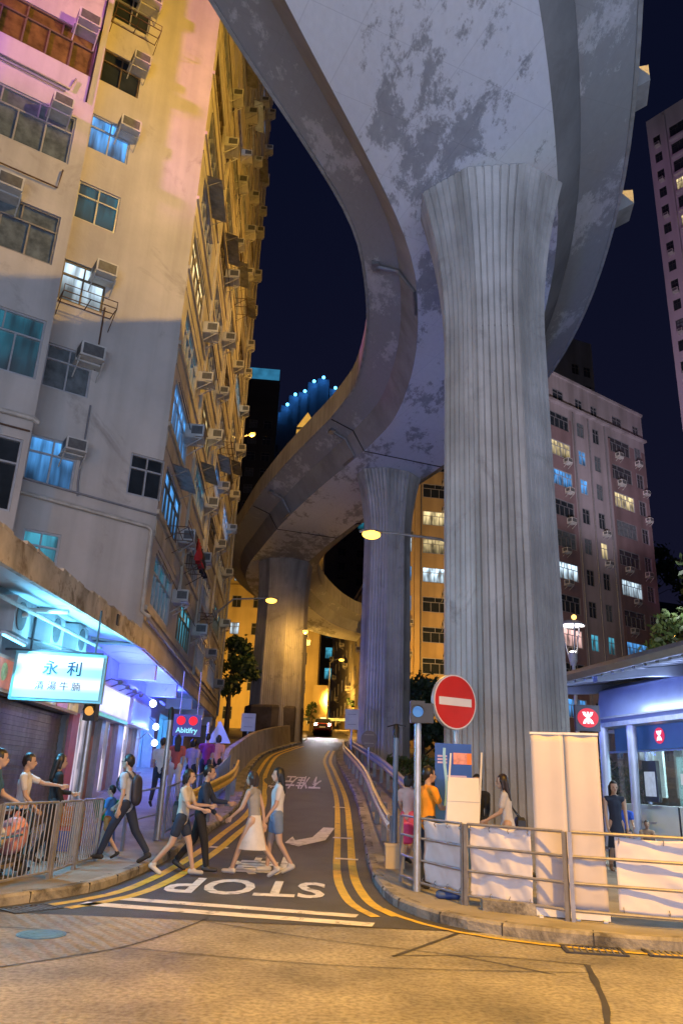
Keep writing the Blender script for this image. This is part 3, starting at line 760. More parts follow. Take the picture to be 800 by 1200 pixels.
# overhang soffit between facade and shopfronts
blue_soffit = M('overhang_paint', (.62, .64, .68), .7, var=.08, scale=.8, bump=.1, spotc=(.42, .43, .46), spotlim=(.58, .66), spotscale=1.2)
mb = MB(); q = [fac.at(-.3, 4.78, .0), fac.at(27, 4.78, .0), fac.at(27, 4.78, -2.4), fac.at(-.3, 4.78, -2.4)]
mb.add(q+[p+V((0, 0, .07)) for p in q], [(0, 1, 2, 3), (4, 5, 6, 7), (0, 1, 5, 4), (1, 2, 6, 5), (2, 3, 7, 6), (3, 0, 4, 7)]); 
for u in (3.4, 8.6, 14, 19.5, 25): mb.box(fac.at(u, 4.55, -.62), (.35, 1.15, .46), fac.rz)
mb.box(fac.at(13.3, 4.62, -1.28), (27, .12, .31), fac.rz)
mb.build('overhang', blue_soffit, left)
# bay: the projecting wing at the left of the end wall
bay = Wall(CR+end.n*1.12, dE)
zb = [8.2, 11.2, 14.85, 18.2, 21.9, 25.4]
bw = []
def bwin(u, z, wd, ht, g, fm): window(bay, left, u, z, wd, ht, g, fm)
bwin(-4.75, 7.45, 1.5, 1.9, glass_d, alu); bwin(-5.0, 11.05, 2.0, 1.75, win_teal, alu)
bwin(-5.6, 14.5, 2.9, 1.6, glass_c, steel_d); bwin(-5.75, 17.9, 3.0, 1.7, glass_c, alu)
bwin(-6.1, 21.3, 4.0, 1.55, M('amber_glass', (.12, .075, .02), .25, var=.6, scale=2.2), brownf); bwin(-6.0, 25.6, 3.8, 1.6, glass_d, alu)
bwin(-8.6, 11.05, 2.2, 1.75, glass_d, alu); bwin(-9.2, 14.5, 2.2, 1.6, glass_d, alu); bwin(-9.6, 17.9, 2.4, 1.7, win_blue, alu)
mb = MB(); bay.build(-12, -3.85, 6.95, HT, mb)
sd = [bay.at(-3.85, 6.95), end.at(-3.85, 6.95), end.at(-3.85, HT), bay.at(-3.85, HT)]; mb.add(sd, [(0, 1, 2, 3)])
mb.add([bay.at(-12, 6.95), bay.at(-3.85, 6.95), end.at(-3.85, 6.95), end.at(-12, 6.95)], [(0, 1, 2, 3)])
mb.add([bay.at(-12, 6.95), end.at(-12, 6.95), end.at(-12, HT), bay.at(-12, HT)], [(0, 1, 2, 3)])
mb.build('bay_wall', wall_m, left, fix=False)
for u, z in ((-4.75, 19.3), (-5.6, 16.0), (-4.5, 22.75), (-5.2, 9.35)): ac(bay, left, u, z)
# pipes on end wall, bay and facade
def pipe(pts, r, name='pipe', mat=pipe_m):
    mb = MB(); mb.tube(pts, r, 8); mb.build(name, mat, left, smooth=True)
pipe([end.at(-3.7, 8.35, .1), end.at(-.25, 8.15, .1), end.at(-.12, 8.05, .1), end.at(-.1, 5.75, .1), end.at(0.1, 5.65, .12), fac.at(.15, 5.6, .1)], .06)
pipe([fac.at(.1, 5.58, .1), fac.at(9, 5.5, .1), fac.at(26, 5.42, .1)], .05, mat=steel_d)
pipe([end.at(-3.7, 8.75, .06), end.at(-.02, 8.55, .06)], .03, mat=steel_d)
pipe([bay.at(-9, 9.95, .08), bay.at(-3.9, 9.95, .08), bay.at(-3.72, 9.85, .1)], .07)
pipe([bay.at(-9, 9.6, .06), bay.at(-3.9, 9.6, .06)], .025, mat=rust)
pipe([bay.at(-9, 20.5, .06), bay.at(-4.6, 20.45, .06), bay.at(-4.5, 20.9, .06)], .03, mat=steel_d)
pipe([bay.at(-9, 20.35, .06), bay.at(-4.7, 20.3, .06)], .022, mat=steel_d)
pipe([bay.at(-8, 17.0, .06), bay.at(-4.4, 16.95, .06), bay.at(-4.35, 17.6, .06)], .022, mat=rust)
pipe([bay.at(-4.1, 20.3, .05), bay.at(-4.05, 24.5, .05)], .03, mat=black)
pipe([fac.at(12.0, 5.6, .1), fac.at(12.0, 46, .1)], .06); pipe([fac.at(26.5, 5, .1), fac.at(26.5, 46, .1)], .07)
for k in range(5):
    z0_ = 7.6+k*5.4; pipe([fac.at(.3, z0_, .12)]+[fac.at(4+6*j, z0_-.12-.1*(j % 2), .14) for j in range(4)], .016, 'cable', black)
pipe([end.at(-2.35, 14.5, .04), end.at(-2.35, 12.4, .04)], .025, mat=rust)
pipe([end.at(-2.3, 11.3, .04), end.at(-2.3, 9.0, .04), end.at(-2.25, 8.6, .04)], .025, mat=steel_d)
# broad canopy slab over the nearer shops
can = Wall((-4.66, 11.2, 0), V((-.59, 9.4, 0)).normalized())
L_ = 9.42
cz = lambda s: lerp(4.30, 4.79, s/9.42)
mb = MB(); q = [can.at(-3.5, cz(-3.5)+.22), can.at(L_, cz(L_)+.1), end.at(-11.5, 5.2), V((-13, 7.8, 4.9))]
mb.add(q+[p+V((0, 0, .14)) for p in q], [(0, 1, 2, 3), (4, 5, 6, 7), (3, 0, 4, 7), (2, 3, 7, 6), (1, 2, 6, 5), (0, 1, 5, 4)])
mb.build('canopy', blue_soffit, left)
mb = MB(); mb.loft([[can.at(s, cz(s)-.03, .02), can.at(s, cz(s)-.03, .11), can.at(s, cz(s)+.42, .10), can.at(s, cz(s)+.42, -.04), can.at(s, cz(s)+.31, -.04), can.at(s, cz(s)+.31, .02)] for s in [L_*k/24-3.5*(1-k/24) for k in range(25)]])
for i in range(24):
    s = -2.9+i*.5+rn.uniform(-.1, .1)
    if i % 4: mb.box(can.at(s, cz(s)+.43+.02*rn.random(), .03), (.34+.12*rn.random(), .15, .05), can.rz)
mb.build('fascia', fascia, left)
mb = MB(); mb.box(can.at(L_*.62, 4.85, .115), (.16, .05, .24), can.rz); mb.build('drain_spout', dark, left)
# shopfront wall under canopy and overhang
shop = Wall(fac.at(-9.5, 0, -1.15), dF)
tile_m = M('shopfront_tiles', (.42, .42, .45), .45, var=.15, scale=5)
sw = [(1.9, 7.7, 2.85), (8.9, 11.5, 3.0), (12.0, 13.9, 3.05), (14.8, 17.2, 3.1), (17.9, 21.0, 3.7), (22, 26, 4.0), (27, 31, 4.2)]
for a, b, c in sw: shop.hole(a, b, zr(11+a+1)+.16, c)
mb = MB(); hs = shop.holes
for a_, b_, c_ in ((-3.6, 1.85, 4.6), (1.85, 8.6, 4.8), (8.6, 36, 5.0)):
    shop.holes = [h for h in hs if h[0] >= a_-.01 and h[1] <= b_+.01]; shop.build(a_, b_, -.2, c_, mb, depth=.4); mb.build('shopfront', tile_m, left, fix=False)
# inside of the shops
mb = MB()
for a, b, c in sw[1:]:
    mb.box(shop.at((a+b)/2, 2.2, -3.2), (b-a+.4, .1, 5.4), shop.rz)
    for u in (a-.2, b+.2): mb.box(shop.at(u, 2.2, -1.8), (.08, 2.7, 5.2), shop.rz)
    mb.box(shop.at((a+b)/2, c+.1, -1.8), (b-a+.3, 2.7, .1), shop.rz)
mb.build('shop_interior', M('shop_interior_paint', (.55, .56, .60), .7, var=.2, scale=2), left)
# roller shutter
z0 = zr(12)+.15
mb = MB()
for i in range(30): mb.box(shop.at(4.8, z0+.05+i*.09, -.14+.012*(i % 2)), (5.8, .03, .086), shop.rz)
sh = mb.build('roller_shutter', M('shutter_steel', (.30, .27, .25), .45, .6, var=.25, scale=3, streak=.3), left)
mb = MB(); mb.box(shop.at(4.8, z0+.03, -.10), (5.8, .05, .06), shop.rz); sub_o = mb.build('bottom_bar', dark, sh)
pinkp = M('pink_pillar_paint', (.55, .16, .20), .55, var=.12, scale=3)
for u in (1.6, 8.25): 
    mb = MB(); mb.box(shop.at(u, 1.6, .04), (.62, .1, 2.7), shop.rz); mb.build('pillar', pinkp, left)
# doors and glass of the shops further on
doorb = M('brown_door', (.34, .14, .07), .45, var=.25, scale=4, streak=.2)
for k, (a, b, c) in enumerate(sw[1:4]):
    zz = zr(11+a+1)+.17
    mb = MB(); mb.box(shop.at(lerp(a, b, .28), (zz+c)/2, -.2), ((b-a)*.46, .05, c-zz-.04), shop.rz); d = mb.build('glass_door', WINLIT('glowing_door_glass', (.95, .80, .90), .95), left)  # opaque glass, the lit interior is put into its glow
    mb = MB(); mb.bar(shop.at(lerp(a, b, .42), zz+.9, -.14), shop.at(lerp(a, b, .42), zz+1.3, -.14), .03, .03); mb.build('handle', steel, d)
    mb = MB(); mb.box(shop.at(lerp(a, b, .76), (zz+c)/2, -.2), ((b-a)*.44, .06, c-zz-.04), shop.rz); mb.build('door', doorb, left)
    for u in (a+.03, lerp(a, b, .53), b-.03):
        mb = MB(); mb.box(shop.at(u, (zz+c)/2, -.15), (.07, .1, c-zz-.02), shop.rz)
        mb.build('door_frame', alu, left)
# goods stacked in the brighter shops
for k, (a, b, c) in enumerate(sw[4:]):
    zz = zr(11+a+1)+.2; mb = MB()
    for i in range(26):
        u = rn.uniform(a+.2, b-.2); h = rn.uniform(.2, .5); mb.box(shop.at(u, zz+h/2+rn.choice((0, .6, 1.2, 1.8)), -rn.uniform(1.6, 2.8)), (rn.uniform(.2, .5), .3, h), shop.rz)
    mb.build('goods', M('shop_goods_%d' % k, [(.3, .35, .5), (.5, .25, .2), (.2, .4, .35)][k], .5, var=.7, scale=1.6), left)
# outdoor condensers on the shop wall below the canopy
def condenser(u, z):
    mb = MB(); mb.box(shop.at(u, z, .2), (.85, .36, .62), shop.rz); o = mb.build('condenser', M('condenser_casing', (.45, .46, .47), .55, var=.12, streak=.3), left)
    mb = MB(); R = Matrix.Rotation(shop.rz, 3, 'Z') @ Matrix.Rotation(rad(-90), 3, 'X')
    mb.lathe([(.25, 0), (.25, .02), (.2, .025), (.05, .022)], 20, shop.at(u-.12, z, .385), R=R); mb.build('fan_grille', grille_m, o)
    mb = MB()
    for i in range(8): mb.box(shop.at(u+.428, z-.22+i*.06, .2), (.01, .28, .025), shop.rz)
    mb.build('louvre', grille_m, o)
for u, z in ((4.6, 4.3), (6.6, 4.45), (2.4, 4.15)): condenser(u, z)
mb = MB()
for u in (.6, .85, 2.3): mb.tube([shop.at(u, 2.9, .08), shop.at(u, 3.9, .08), shop.at(u, 4.1, .15), shop.at(u, 4.2, .5)], .05, 8)
mb.tube([shop.at(-1, 4.12, .5), shop.at(8, 4.5, .5)], .04, 8); mb.tube([shop.at(2.6, 4.33, .3), shop.at(2.6, 4.33, 1.1)], .045, 8)
mb.build('pipework', pipe_m, left, smooth=True)
# picture menu over the shutter, lit from within
menu = thing('menu_board', 'row of backlit picture menus over the closed roller shutter', 'menu board', shop.at(3.4, 3.0, .1))
cols = [(.8, .25, .12), (.75, .55, .35), (.45, .5, .2), (.8, .7, .5), (.7, .2, .15), (.85, .6, .25)]
mb = MB(); mb.box(shop.at(5.2, 3.2, .06), (6.0, .1, .62), shop.rz); mb.build('board', M('cream_board', (.6, .5, .42), .6), menu)
for i in range(6):
    mb = MB(); mb.box(shop.at(2.7+i*1.0, 3.2, .118), (.86, .012, .5), shop.rz); p = mb.build('picture', EM('menu_picture_%d' % i, cols[i], .55, .6, 5), menu)
    mb = MB(); mb.lathe([(.16, 0), (.14, .012)], 14, shop.at(2.7+i*1.0, 3.23, .124), R=Matrix.Rotation(shop.rz, 3, 'Z') @ Matrix.Rotation(rad(-90), 3, 'X')); sub_o = mb.build('dish', M('menu_dish_%d' % i, cols[(i+2) % 6], .5, var=.4, scale=14), p)

# ------------------------------------------------------------------ signs and lamps of the shops
def hang_rods(mb, pts, ztop):
    for p in pts: mb.bar(p, (p[0], p[1], ztop), .025, .025)
sg = thing('lightbox_sign', 'hanging white blue lightbox sign with dark Chinese characters', 'shop sign', (-4.92, 14.0, 2.75))
sw_ = Wall((-5.72, 13.88, 0), V((1, .10, 0)).normalized())          # faces the camera
mb = MB(); mb.box(sw_.at(.78, 3.2, -.09), (1.60, .18, .86), sw_.rz); mb.build('case', M('sign_case', (.18, .42, .46), .4, .2, var=.1), sg)
face = M('lightbox_face', (.5, .6, .65), .4)
fm = bpy.data.materials.new('lightbox_glow'); fm.use_nodes = True; nt_ = fm.node_tree; b_ = nt_.nodes['Principled BSDF']
tc_ = _n(nt_, 'ShaderNodeTexCoord'); sp_ = _n(nt_, 'ShaderNodeSeparateXYZ'); nt_.links.new(tc_.outputs['Object'], sp_.inputs[0])
# two fluorescent tubes behind the acrylic face: brighter bands at their heights
wv_ = _n(nt_, 'ShaderNodeMath', operation='MULTIPLY'); wv_.inputs[1].default_value = 2*math.pi/.40
sb_ = _n(nt_, 'ShaderNodeMath', operation='SUBTRACT'); sb_.inputs[1].default_value = 3.48-2.75+2.75
nt_.links.new(sp_.outputs[2], sb_.inputs[0]); nt_.links.new(sb_.outputs[0], wv_.inputs[0])
co_ = _n(nt_, 'ShaderNodeMath', operation='COSINE'); nt_.links.new(wv_.outputs[0], co_.inputs[0])
rp_ = _n(nt_, 'ShaderNodeValToRGB'); rp_.color_ramp.elements[0].position = .15; rp_.color_ramp.elements[1].position = .95
rp_.color_ramp.elements[0].color = (.16, .62, .78, 1); rp_.color_ramp.elements[1].color = (.92, .95, .98, 1)
mr_ = _n(nt_, 'ShaderNodeMapRange'); mr_.inputs[1].default_value = -1; mr_.inputs[2].default_value = 1
nt_.links.new(co_.outputs[0], mr_.inputs[0]); nt_.links.new(mr_.outputs[0], rp_.inputs[0])
nt_.links.new(rp_.outputs[0], b_.inputs['Emission Color']); b_.inputs['Emission Strength'].default_value = .95; b_.inputs['Base Color'].default_value = (.3, .35, .38, 1)
mb = MB(); mb.box(sw_.at(.78, 3.2, .006), (1.50, .012, .76), sw_.rz); fo = mb.build('face', fm, sg)
ink = M('sign_ink', (.005, .03, .06), .5)
text_mb('永  利', .27, sw_.at(.84, 3.335, .015), sw_.d, (0, 0, 1), .003, bold=.004).build('lettering', ink, fo)
text_mb('清湯牛腩', .165, sw_.at(.80, 3.03, .015), sw_.d, (0, 0, 1), .003, spacing=1.55).build('lettering', ink, fo)
mb = MB(); 
for u in (.2, 1.35): mb.bar(sw_.at(u, 3.63, -.09), sw_.at(u, 4.46, -.09), .03, .03)
mb.bar(sw_.at(-.9, 4.1, -.09), sw_.at(1.2, 3.64, -.09), .03, .03); mb.bar(sw_.at(-1.0, 3.66, -.09), sw_.at(1.5, 3.66, -.09), .035, .035)
mb.build('bracket', dark, sg)

sg = thing('lightbox_sign', 'glowing blank violet white lightbox over the open shop doorway', 'shop sign', shop.at(8.6, 3.1, .2))
mb = MB(); mb.box(shop.at(11.2, 3.42, .22), (4.0, .3, .80), shop.rz); mb.build('case', white_pl, sg)
mb = MB(); mb.box(shop.at(11.2, 3.44, .376), (3.9, .012, .66), shop.rz); mb.build('face', EM('violet_sign_glow', (.62, .62, 1.0), 1.3, .35, 1.2), sg)
mb = MB(); mb.box(shop.at(11.2, 3.03, .378), (3.96, .014, .09), shop.rz); mb.build('trim', EM('green_strip', (.04, .65, .45), .6), sg)
mb = MB()
for u in (9.6, 10.7, 11.8, 12.9): mb.tube([shop.at(u, 3.83, .22), shop.at(u, 3.95, .5), shop.at(u, 3.9, .72)], .02, 6); mb.ball(shop.at(u, 3.87, .74), .07)
mb.build('spotlight_arm', steel_d, sg)
sg = thing('lightbox_sign', 'pale blue glowing fascia sign beyond the violet lightbox', 'shop sign', shop.at(14, 3.3, .2))
mb = MB(); mb.box(shop.at(15.8, 3.46, .2), (3.6, .26, .78), shop.rz); mb.build('case', white_pl, sg)
mb = MB(); mb.box(shop.at(15.8, 3.46, .336), (3.5, .012, .68), shop.rz); mb.build('face', EM('pale_sign_glow', (.25, .38, 1.0), .7, .35, 1.2), sg)
sg = thing('hanging_sign', 'small violet sign with two red discs under the overhang', 'shop sign', (-4.6, 25, 2.7))
rs = Wall((-5.0, 25, 0), V((1, .05, 0)).normalized())
mb = MB(); mb.box(rs.at(.42, 3.1, -.08), (.86, .16, .66), rs.rz); mb.build('case', EM('violet_case_glow', (.16, .14, .60), .30, base=(.05, .05, .12)), sg)
for u in (.22, .60):
    mb = MB(); mb.lathe([(.14, 0), (.13, .02)], 20, rs.at(u, 3.24, .001), R=Matrix.Rotation(rs.rz, 3, 'Z') @ Matrix.Rotation(rad(-90), 3, 'X')); mb.build('red_disc', EM('red_neon', (1.0, .012, .02), 1.0, .1, base=(.3, .005, .005)), sg)
text_mb('Abitifry', .22, rs.at(.42, 2.94, .006), rs.d, (0, 0, 1), .003, bold=.006).build('lettering', EM('cyan_neon', (.35, .95, 1.0), .9, .1), sg)
mb = MB(); mb.bar(rs.at(.15, 3.44, -.08), rs.at(.15, 4.78, -.08), .02, .02); mb.bar(rs.at(.7, 3.44, -.08), rs.at(.7, 4.78, -.08), .02, .02); mb.build('rod', white_pl, sg)
# lit panels inside: bright shop interiors
for k, (u, zc, wd, ht, col, st) in enumerate(((18.5, 2.5, 1.0, 2.3, (.25, .55, 1.0), 1.3), (20.3, 2.5, .8, 2.2, (.35, .75, 1.0), 1.4), (23.2, 2.9, 1.3, 2.0, (.2, .75, .9), 1.2), (25.2, 2.9, 1.0, 2.0, (.12, .35, 1.0), 1.0))):
    t = thing('light_panel', ['tall blue lit panel in the shop after the doorways', 'second tall pale lit panel in the blue shop', 'turquoise lit display behind the small crowd', 'deep blue lit display behind the crowd'][k], 'light panel', shop.at(u, zc-ht/2, -2.9))
    mb = MB(); mb.box(shop.at(u, zc, -2.95), (wd+.1, .08, ht+.1), shop.rz); mb.build('frame', alu, t)
    mb = MB(); mb.box(shop.at(u, zc, -2.9), (wd, .012, ht), shop.rz); mb.build('panel', EM('shop_panel_%d' % k, col, st, .5, 1.6), t)
# fluorescent battens and flood lamps of the shopfronts
def batten(p, rz, ln, col, energy, label):
    t = thing('tube_lamp', label, 'lamp', p)
    mb = MB(); mb.box(V(p)+V((0, 0, .06)), (.09, ln, .05), rz); mb.build('housing', white_pl, t)
    mb = MB(); mb.box(V(p)+V((0, 0, .02)), (.035, ln*.96, .03), rz); mb.build('tube', EM('tube_%s' % label.split()[0], col, 5, .05), t)
    l = lamp('AREA', 'tube_light', V(p)+V((.15, 0, .0)), energy, col, .3, V(p)+V((.9, 0, -.35)), sy=ln)
rzs = shop.rz
BL = (.05, .09, 1.0); CY = (.16, .62, 1.0)
batten(shop.at(2.4, 3.72, .3), rzs+math.pi/2, 1.2, CY, 190, 'cyan tube lamp on the wall above the picture menus')
batten(shop.at(13.6, 4.1, .35), rzs+math.pi/2, 1.2, BL, 140, 'blue tube lamp above the second shop doorway')
batten(shop.at(20.0, 4.2, .35), rzs+math.pi/2, 1.2, BL, 170, 'violet tube lamp above the blue lit shop')
for k, (u, z, o_, col, e, lab) in enumerate(((14.3, 3.75, .9, (.14, .26, 1.0), 130, 'bright white blue floodlight on an arm above the doorways'), (17.4, 3.2, .6, (.15, .35, 1.0), 60, 'bright round lamp beside the pale fascia sign'), (17.5, 2.65, .6, (.15, .35, 1.0), 30, 'lower round lamp under the pale fascia sign'))):
    p = shop.at(u, z, o_); t = thing('flood_lamp', lab, 'lamp', p)
    MB().ball(p, .11, n=14).build('bulb', EM('flood_bulb', (.75, .86, 1.0), 14, .02), t, smooth=True)
    mb = MB(); mb.tube([shop.at(u, z+.1, .05), shop.at(u, z+.35, o_*.5), p+V((0, 0, .1))], .025, 8); mb.build('arm', steel_d, t)
    lamp('POINT', 'flood_light', p+V((.2, -.16, 0)), e, col, .1)
# upward wash of the blue shop lighting onto canopy and overhang
lamp('AREA', 'sign_back_light', shop.at(5.0, 3.7, .75), 260, CY, 5.0, shop.at(5.0, 6, 1.1), sy=.3)
lamp('AREA', 'sign_back_light', shop.at(11.2, 3.95, .75), 170, (.06, .10, 1.0), 3.6, shop.at(11.2, 6, 1.0), sy=.3)
lamp('AREA', 'sign_back_light', shop.at(17.5, 4.0, .65), 210, (.04, .06, 1.0), 5, shop.at(17.5, 6, .9), sy=.3)
for (u, z, e, c_) in ((10.2, 2.7, 110, (.7, .7, 1.0)), (13, 2.7, 90, (.7, .6, 1.0)), (16, 2.7, 130, (.2, .35, 1.0)), (19.4, 3.2, 260, (.08, .28, 1.0)), (24, 3.6, 280, (.06, .40, 1.0)), (29, 3.9, 200, (.05, .15, 1.0))):
    lamp('POINT', 'shop_ceiling_light', shop.at(u, z, -1.3), e, c_, .25)
# red and black washing on the facade rack
t = thing('laundry', 'red and black washing hung out on a facade rack', 'laundry', fac.at(6.4, 8.9, .6))
for nm, u0, u1, m_ in (('red_cloth', 5.3, 6.5, M('red_cloth', (.45, .02, .02), .8, var=.2)), ('black_cloth', 6.5, 8.0, M('black_cloth', (.02, .02, .022), .9))):
    mb = MB(); n = 10; vs = []
    for j in range(6):
        for i in range(n+1): vs.append(fac.at(lerp(u0, u1, i/n), 9.55-j*.16, .55+.06*math.sin(i*1.7+j)+.03*j*(i % 2)))
    mb.add(vs, [(j*(n+1)+i, j*(n+1)+i+1, (j+1)*(n+1)+i+1, (j+1)*(n+1)+i) for j in range(5) for i in range(n)])
    o = mb.build(nm, m_, t, smooth=True); md = o.modifiers.new('thickness', 'SOLIDIFY'); md.thickness = .012
mb = MB(); mb.bar(fac.at(5.1, 9.57, .55), fac.at(8.2, 9.57, .55), .025, .025); mb.bar(fac.at(5.5, 9.57, 0), fac.at(5.5, 9.57, .56), .02, .02); mb.bar(fac.at(7.8, 9.57, 0), fac.at(7.8, 9.57, .56), .02, .02); mb.build('pole', rust, t)

# ------------------------------------------------------------------ the other buildings
def block(name, label, p0, d, u0, u1, z0, z1, depth, mat, spec, base=None, cap=None):
    """a tower block; spec is called with its wall to cut the windows"""
    W = Wall(p0, d); t = thing(name, label, 'building', base or W.at((u0+u1)/2, z0))
    spec(W, t)
    mb = MB(); W.build(u0, u1, z0, z1, mb, .16)
    a, b = W.at(u0, 0), W.at(u1, 0); c, e = W.at(u1, 0, -depth), W.at(u0, 0, -depth)
    for p, q in ((b, c), (c, e), (e, a)):
        mb.add([p+V((0, 0, z0)), q+V((0, 0, z0)), q+V((0, 0, z1)), p+V((0, 0, z1))], [(0, 1, 2, 3)])
    mb.add([p+V((0, 0, z1)) for p in (a, b, c, e)], [(0, 1, 2, 3)])
    mb.build('wall', mat, t, fix=False)
    return W, t
pinkw = M('pink_tower_paint', (.30, .26, .275), .85, var=.16, scale=.25, streak=.35, aniso=(.8, .8, .06))
pinkd = M('pink_tower_dark_paint', (.19, .125, .13), .85, var=.18, scale=.3, streak=.3, aniso=(.8, .8, .06))
r4 = random.Random(11)
lit = {(0, 10): win_warm, (1, 10): win_blue, (0, 9): win_blue, (1, 9): win_blue, (2, 7): win_warm, (0, 6): win_white, (3, 6): win_white, (3, 4): win_blue, (0, 4): win_pink, (1, 4): win_cyan, (2, 4): win_cyan, (3, 2): win_blue, (0, 2): win_blue, (2, 1): win_blue, (3, 1): win_white, (3, 9): win_warm}
def spec_pink(W, t):
    for fl in range(13):
        z = 2.4+2.86*fl-1.0
        for k, (u, wd, ht) in enumerate(((2.0, 2.6, 1.5), (5.0, 1.05, 1.45), (7.3, .95, 1.55), (10.9, 3.4, 1.5), (14.0, 1.0, 1.5))):
            if fl == 12: wd, ht = min(wd, 1.5), 1.1
            g = lit.get((k, fl)) or (glass_d if r4.random() < .7 else glass_c)
            window(W, t, u, z, wd, ht, g, steel_d if g in (glass_d, glass_c) else alu, dep=.08)
            if k in (0, 3, 4) and fl < 12 and r4.random() < .55: ac(W, t, u+r4.choice((-.4, .5)), z-.55)
            if k == 2 and r4.random() < .3: ac(W, t, u+.2, z-.6)
WP, tp = block('pink_apartment_block', 'rose coloured apartment block with scattered lit windows behind the large pier', (18, 62, 0), direction(55), -2, 15.2, -1, 38.3, 7, pinkw, spec_pink)
mb = MB()
for u, wd in ((2.05, 3.2), (12.3, 5.7)): mb.box(WP.at(u, 17.2, .012), (wd, .024, 35), WP.rz)
# cut around the windows by building the darker bays as piers and spandrels
mb = MB()
for fl in range(13):
    z = 2.4+2.86*fl-1.0
    if fl < 12:
        for u, wd in ((2.05, 3.2), (12.35, 5.6)): mb.box(WP.at(u, z-.68, .02), (wd, .04, 1.3), WP.rz)
for u, wd in ((.55, .25), (3.5, .3), (9.35, .3), (12.98, .7), (14.85, .5)): mb.box(WP.at(u, 17.0, .018), (wd, .036, 34.2), WP.rz)
mb.build('spandrel', pinkd, tp)
mb = MB(); mb.box(WP.at(6.6, 35.35, .2), (17.2, .4, .22), WP.rz); mb.box(WP.at(6.6, 38.35, .03), (17.2, .3, .25), WP.rz); mb.build('cornice', pinkw, tp)
mb = MB()
for u in (3.9, 8.6, 6.1): mb.tube([WP.at(u, 2, .1), WP.at(u, 35, .1)], .07, 6)
mb.build('drainpipe', steel_d, tp)
mb = MB(); mb.tube([WP.at(2.3, 38.3, -1), WP.at(2.3, 41.5, -1)], .06, 6); mb.build('mast', white_pl, tp)
slate = M('slate_paint', (.16, .18, .23), .8, var=.15, scale=.3, streak=.3, aniso=(.6, .6, .05))
def spec_small(W, t):
    for fl in range(18):
        for u in (1.2, 3.4): window(W, t, u, 6+3.2*fl, 1.3, 1.7, glass_d if (fl*3+int(u)) % 7 else win_teal, steel_d, dep=.1)
block('apartment_tower', 'slim blue grey tower rising behind the rose block roof', (33.0, 100, 0), direction(68), -3, 4.6, 0, 66.5, 8, slate, spec_small)
W2, t2 = block('apartment_tower', 'dark tower crowded behind the slim blue grey one', (36, 118, 0), direction(60), -8, 2, 0, 80, 9, M('dark_tower_paint', (.06, .06, .07), .8, var=.3, scale=.2), lambda W, t: [window(W, t, u, 8+3.4*f, 1.3, 1.6, glass_d, dark, dep=.1) for f in range(19) for u in (-6, -3, 0)])
mb = MB(); mb.box(W2.at(-2, 82, -3), (5, 5, 4), W2.rz); mb.build('roof_room', dark, t2)
# tall tower at the right edge
towerw = M('tower_paint', (.40, .36, .40), .85, var=.08, scale=.2, streak=.2, aniso=(.6, .6, .05))
def spec_tower(W, t):
    for fl in range(28):
        z = 6+2.86*fl
        window(W, t, 1.15, z, .95, 1.5, glass_c if fl == 17 else glass_d, dark, dep=.14)
        if fl > 14:
            g = win_warm if fl in (20, 22, 24) else glass_d
            window(W, t, 4.5, z-.1, 3.2, 1.7, g, dark if g is glass_d else alu, dep=.14)
    for fl in range(0, 28, 1):
        if fl % 2: ac(W, t, 1.3, 6+2.86*fl-.5)
WT, tt = block('residential_tower', 'pale residential tower with lit yellow windows at the right edge', (39.2, 80, 0), direction(140), 0, 16, 2, 88, 18, towerw, spec_tower)
mb = MB()
for fl in range(16, 28): mb.box(WT.at(5.2, 5.2+2.86*fl, .25), (4.6, .5, .3), WT.rz)
mb.build('balcony_ledge', towerw, tt)
mb = MB(); mb.box(WT.at(2.5, 45, .2), (.3, .4, 84), WT.rz); mb.build('pilaster', towerw, tt)
# ochre block between the piers
ochre = M('ochre_paint', (.46, .34, .17), .85, var=.15, scale=.3, streak=.3, aniso=(.9, .9, .07))
def spec_ochre(W, t):
    for fl in range(10):
        z = 5.4+2.86*fl
        for k, (u, wd) in enumerate(((-.3, 1.2), (2.6, 2.5), (6.6, 2.5))):
            g = {(0, 6): win_white, (0, 5): win_blue, (0, 4): win_blue, (1, 5): win_white, (1, 7): win_warm, (0, 7): win_warm, (1, 6): win_warm}.get((k, fl)) or glass_d
            window(W, t, u, z, wd, 1.45, g, alu, dep=.1)
            if r4.random() < .6: ac(W, t, u+wd/2-.3, z+1.5)
WO, to = block('ochre_apartment_block', 'ochre apartment block lit by street lamps between the two big piers', (6.6, 70, 0), direction(80), -.9, 9, 3, 33.5, 5.4, ochre, spec_ochre)
mb = MB()
for u in (.75, 4.55): mb.box(WO.at(u, 18, .14), (.5, .28, 30), WO.rz)
mb.build('pilaster', ochre, to)
mb = MB()
for u in (1.15, 4.15): mb.tube([WO.at(u, 5, .12), WO.at(u, 33, .12)], .07, 6)
mb.build('drainpipe', steel_d, to)
mb = MB(); mb.box(WO.at(3.5, 9.5, 1.0), (10, 2, .25), WO.rz); mb.build('entrance_canopy', dark, to)
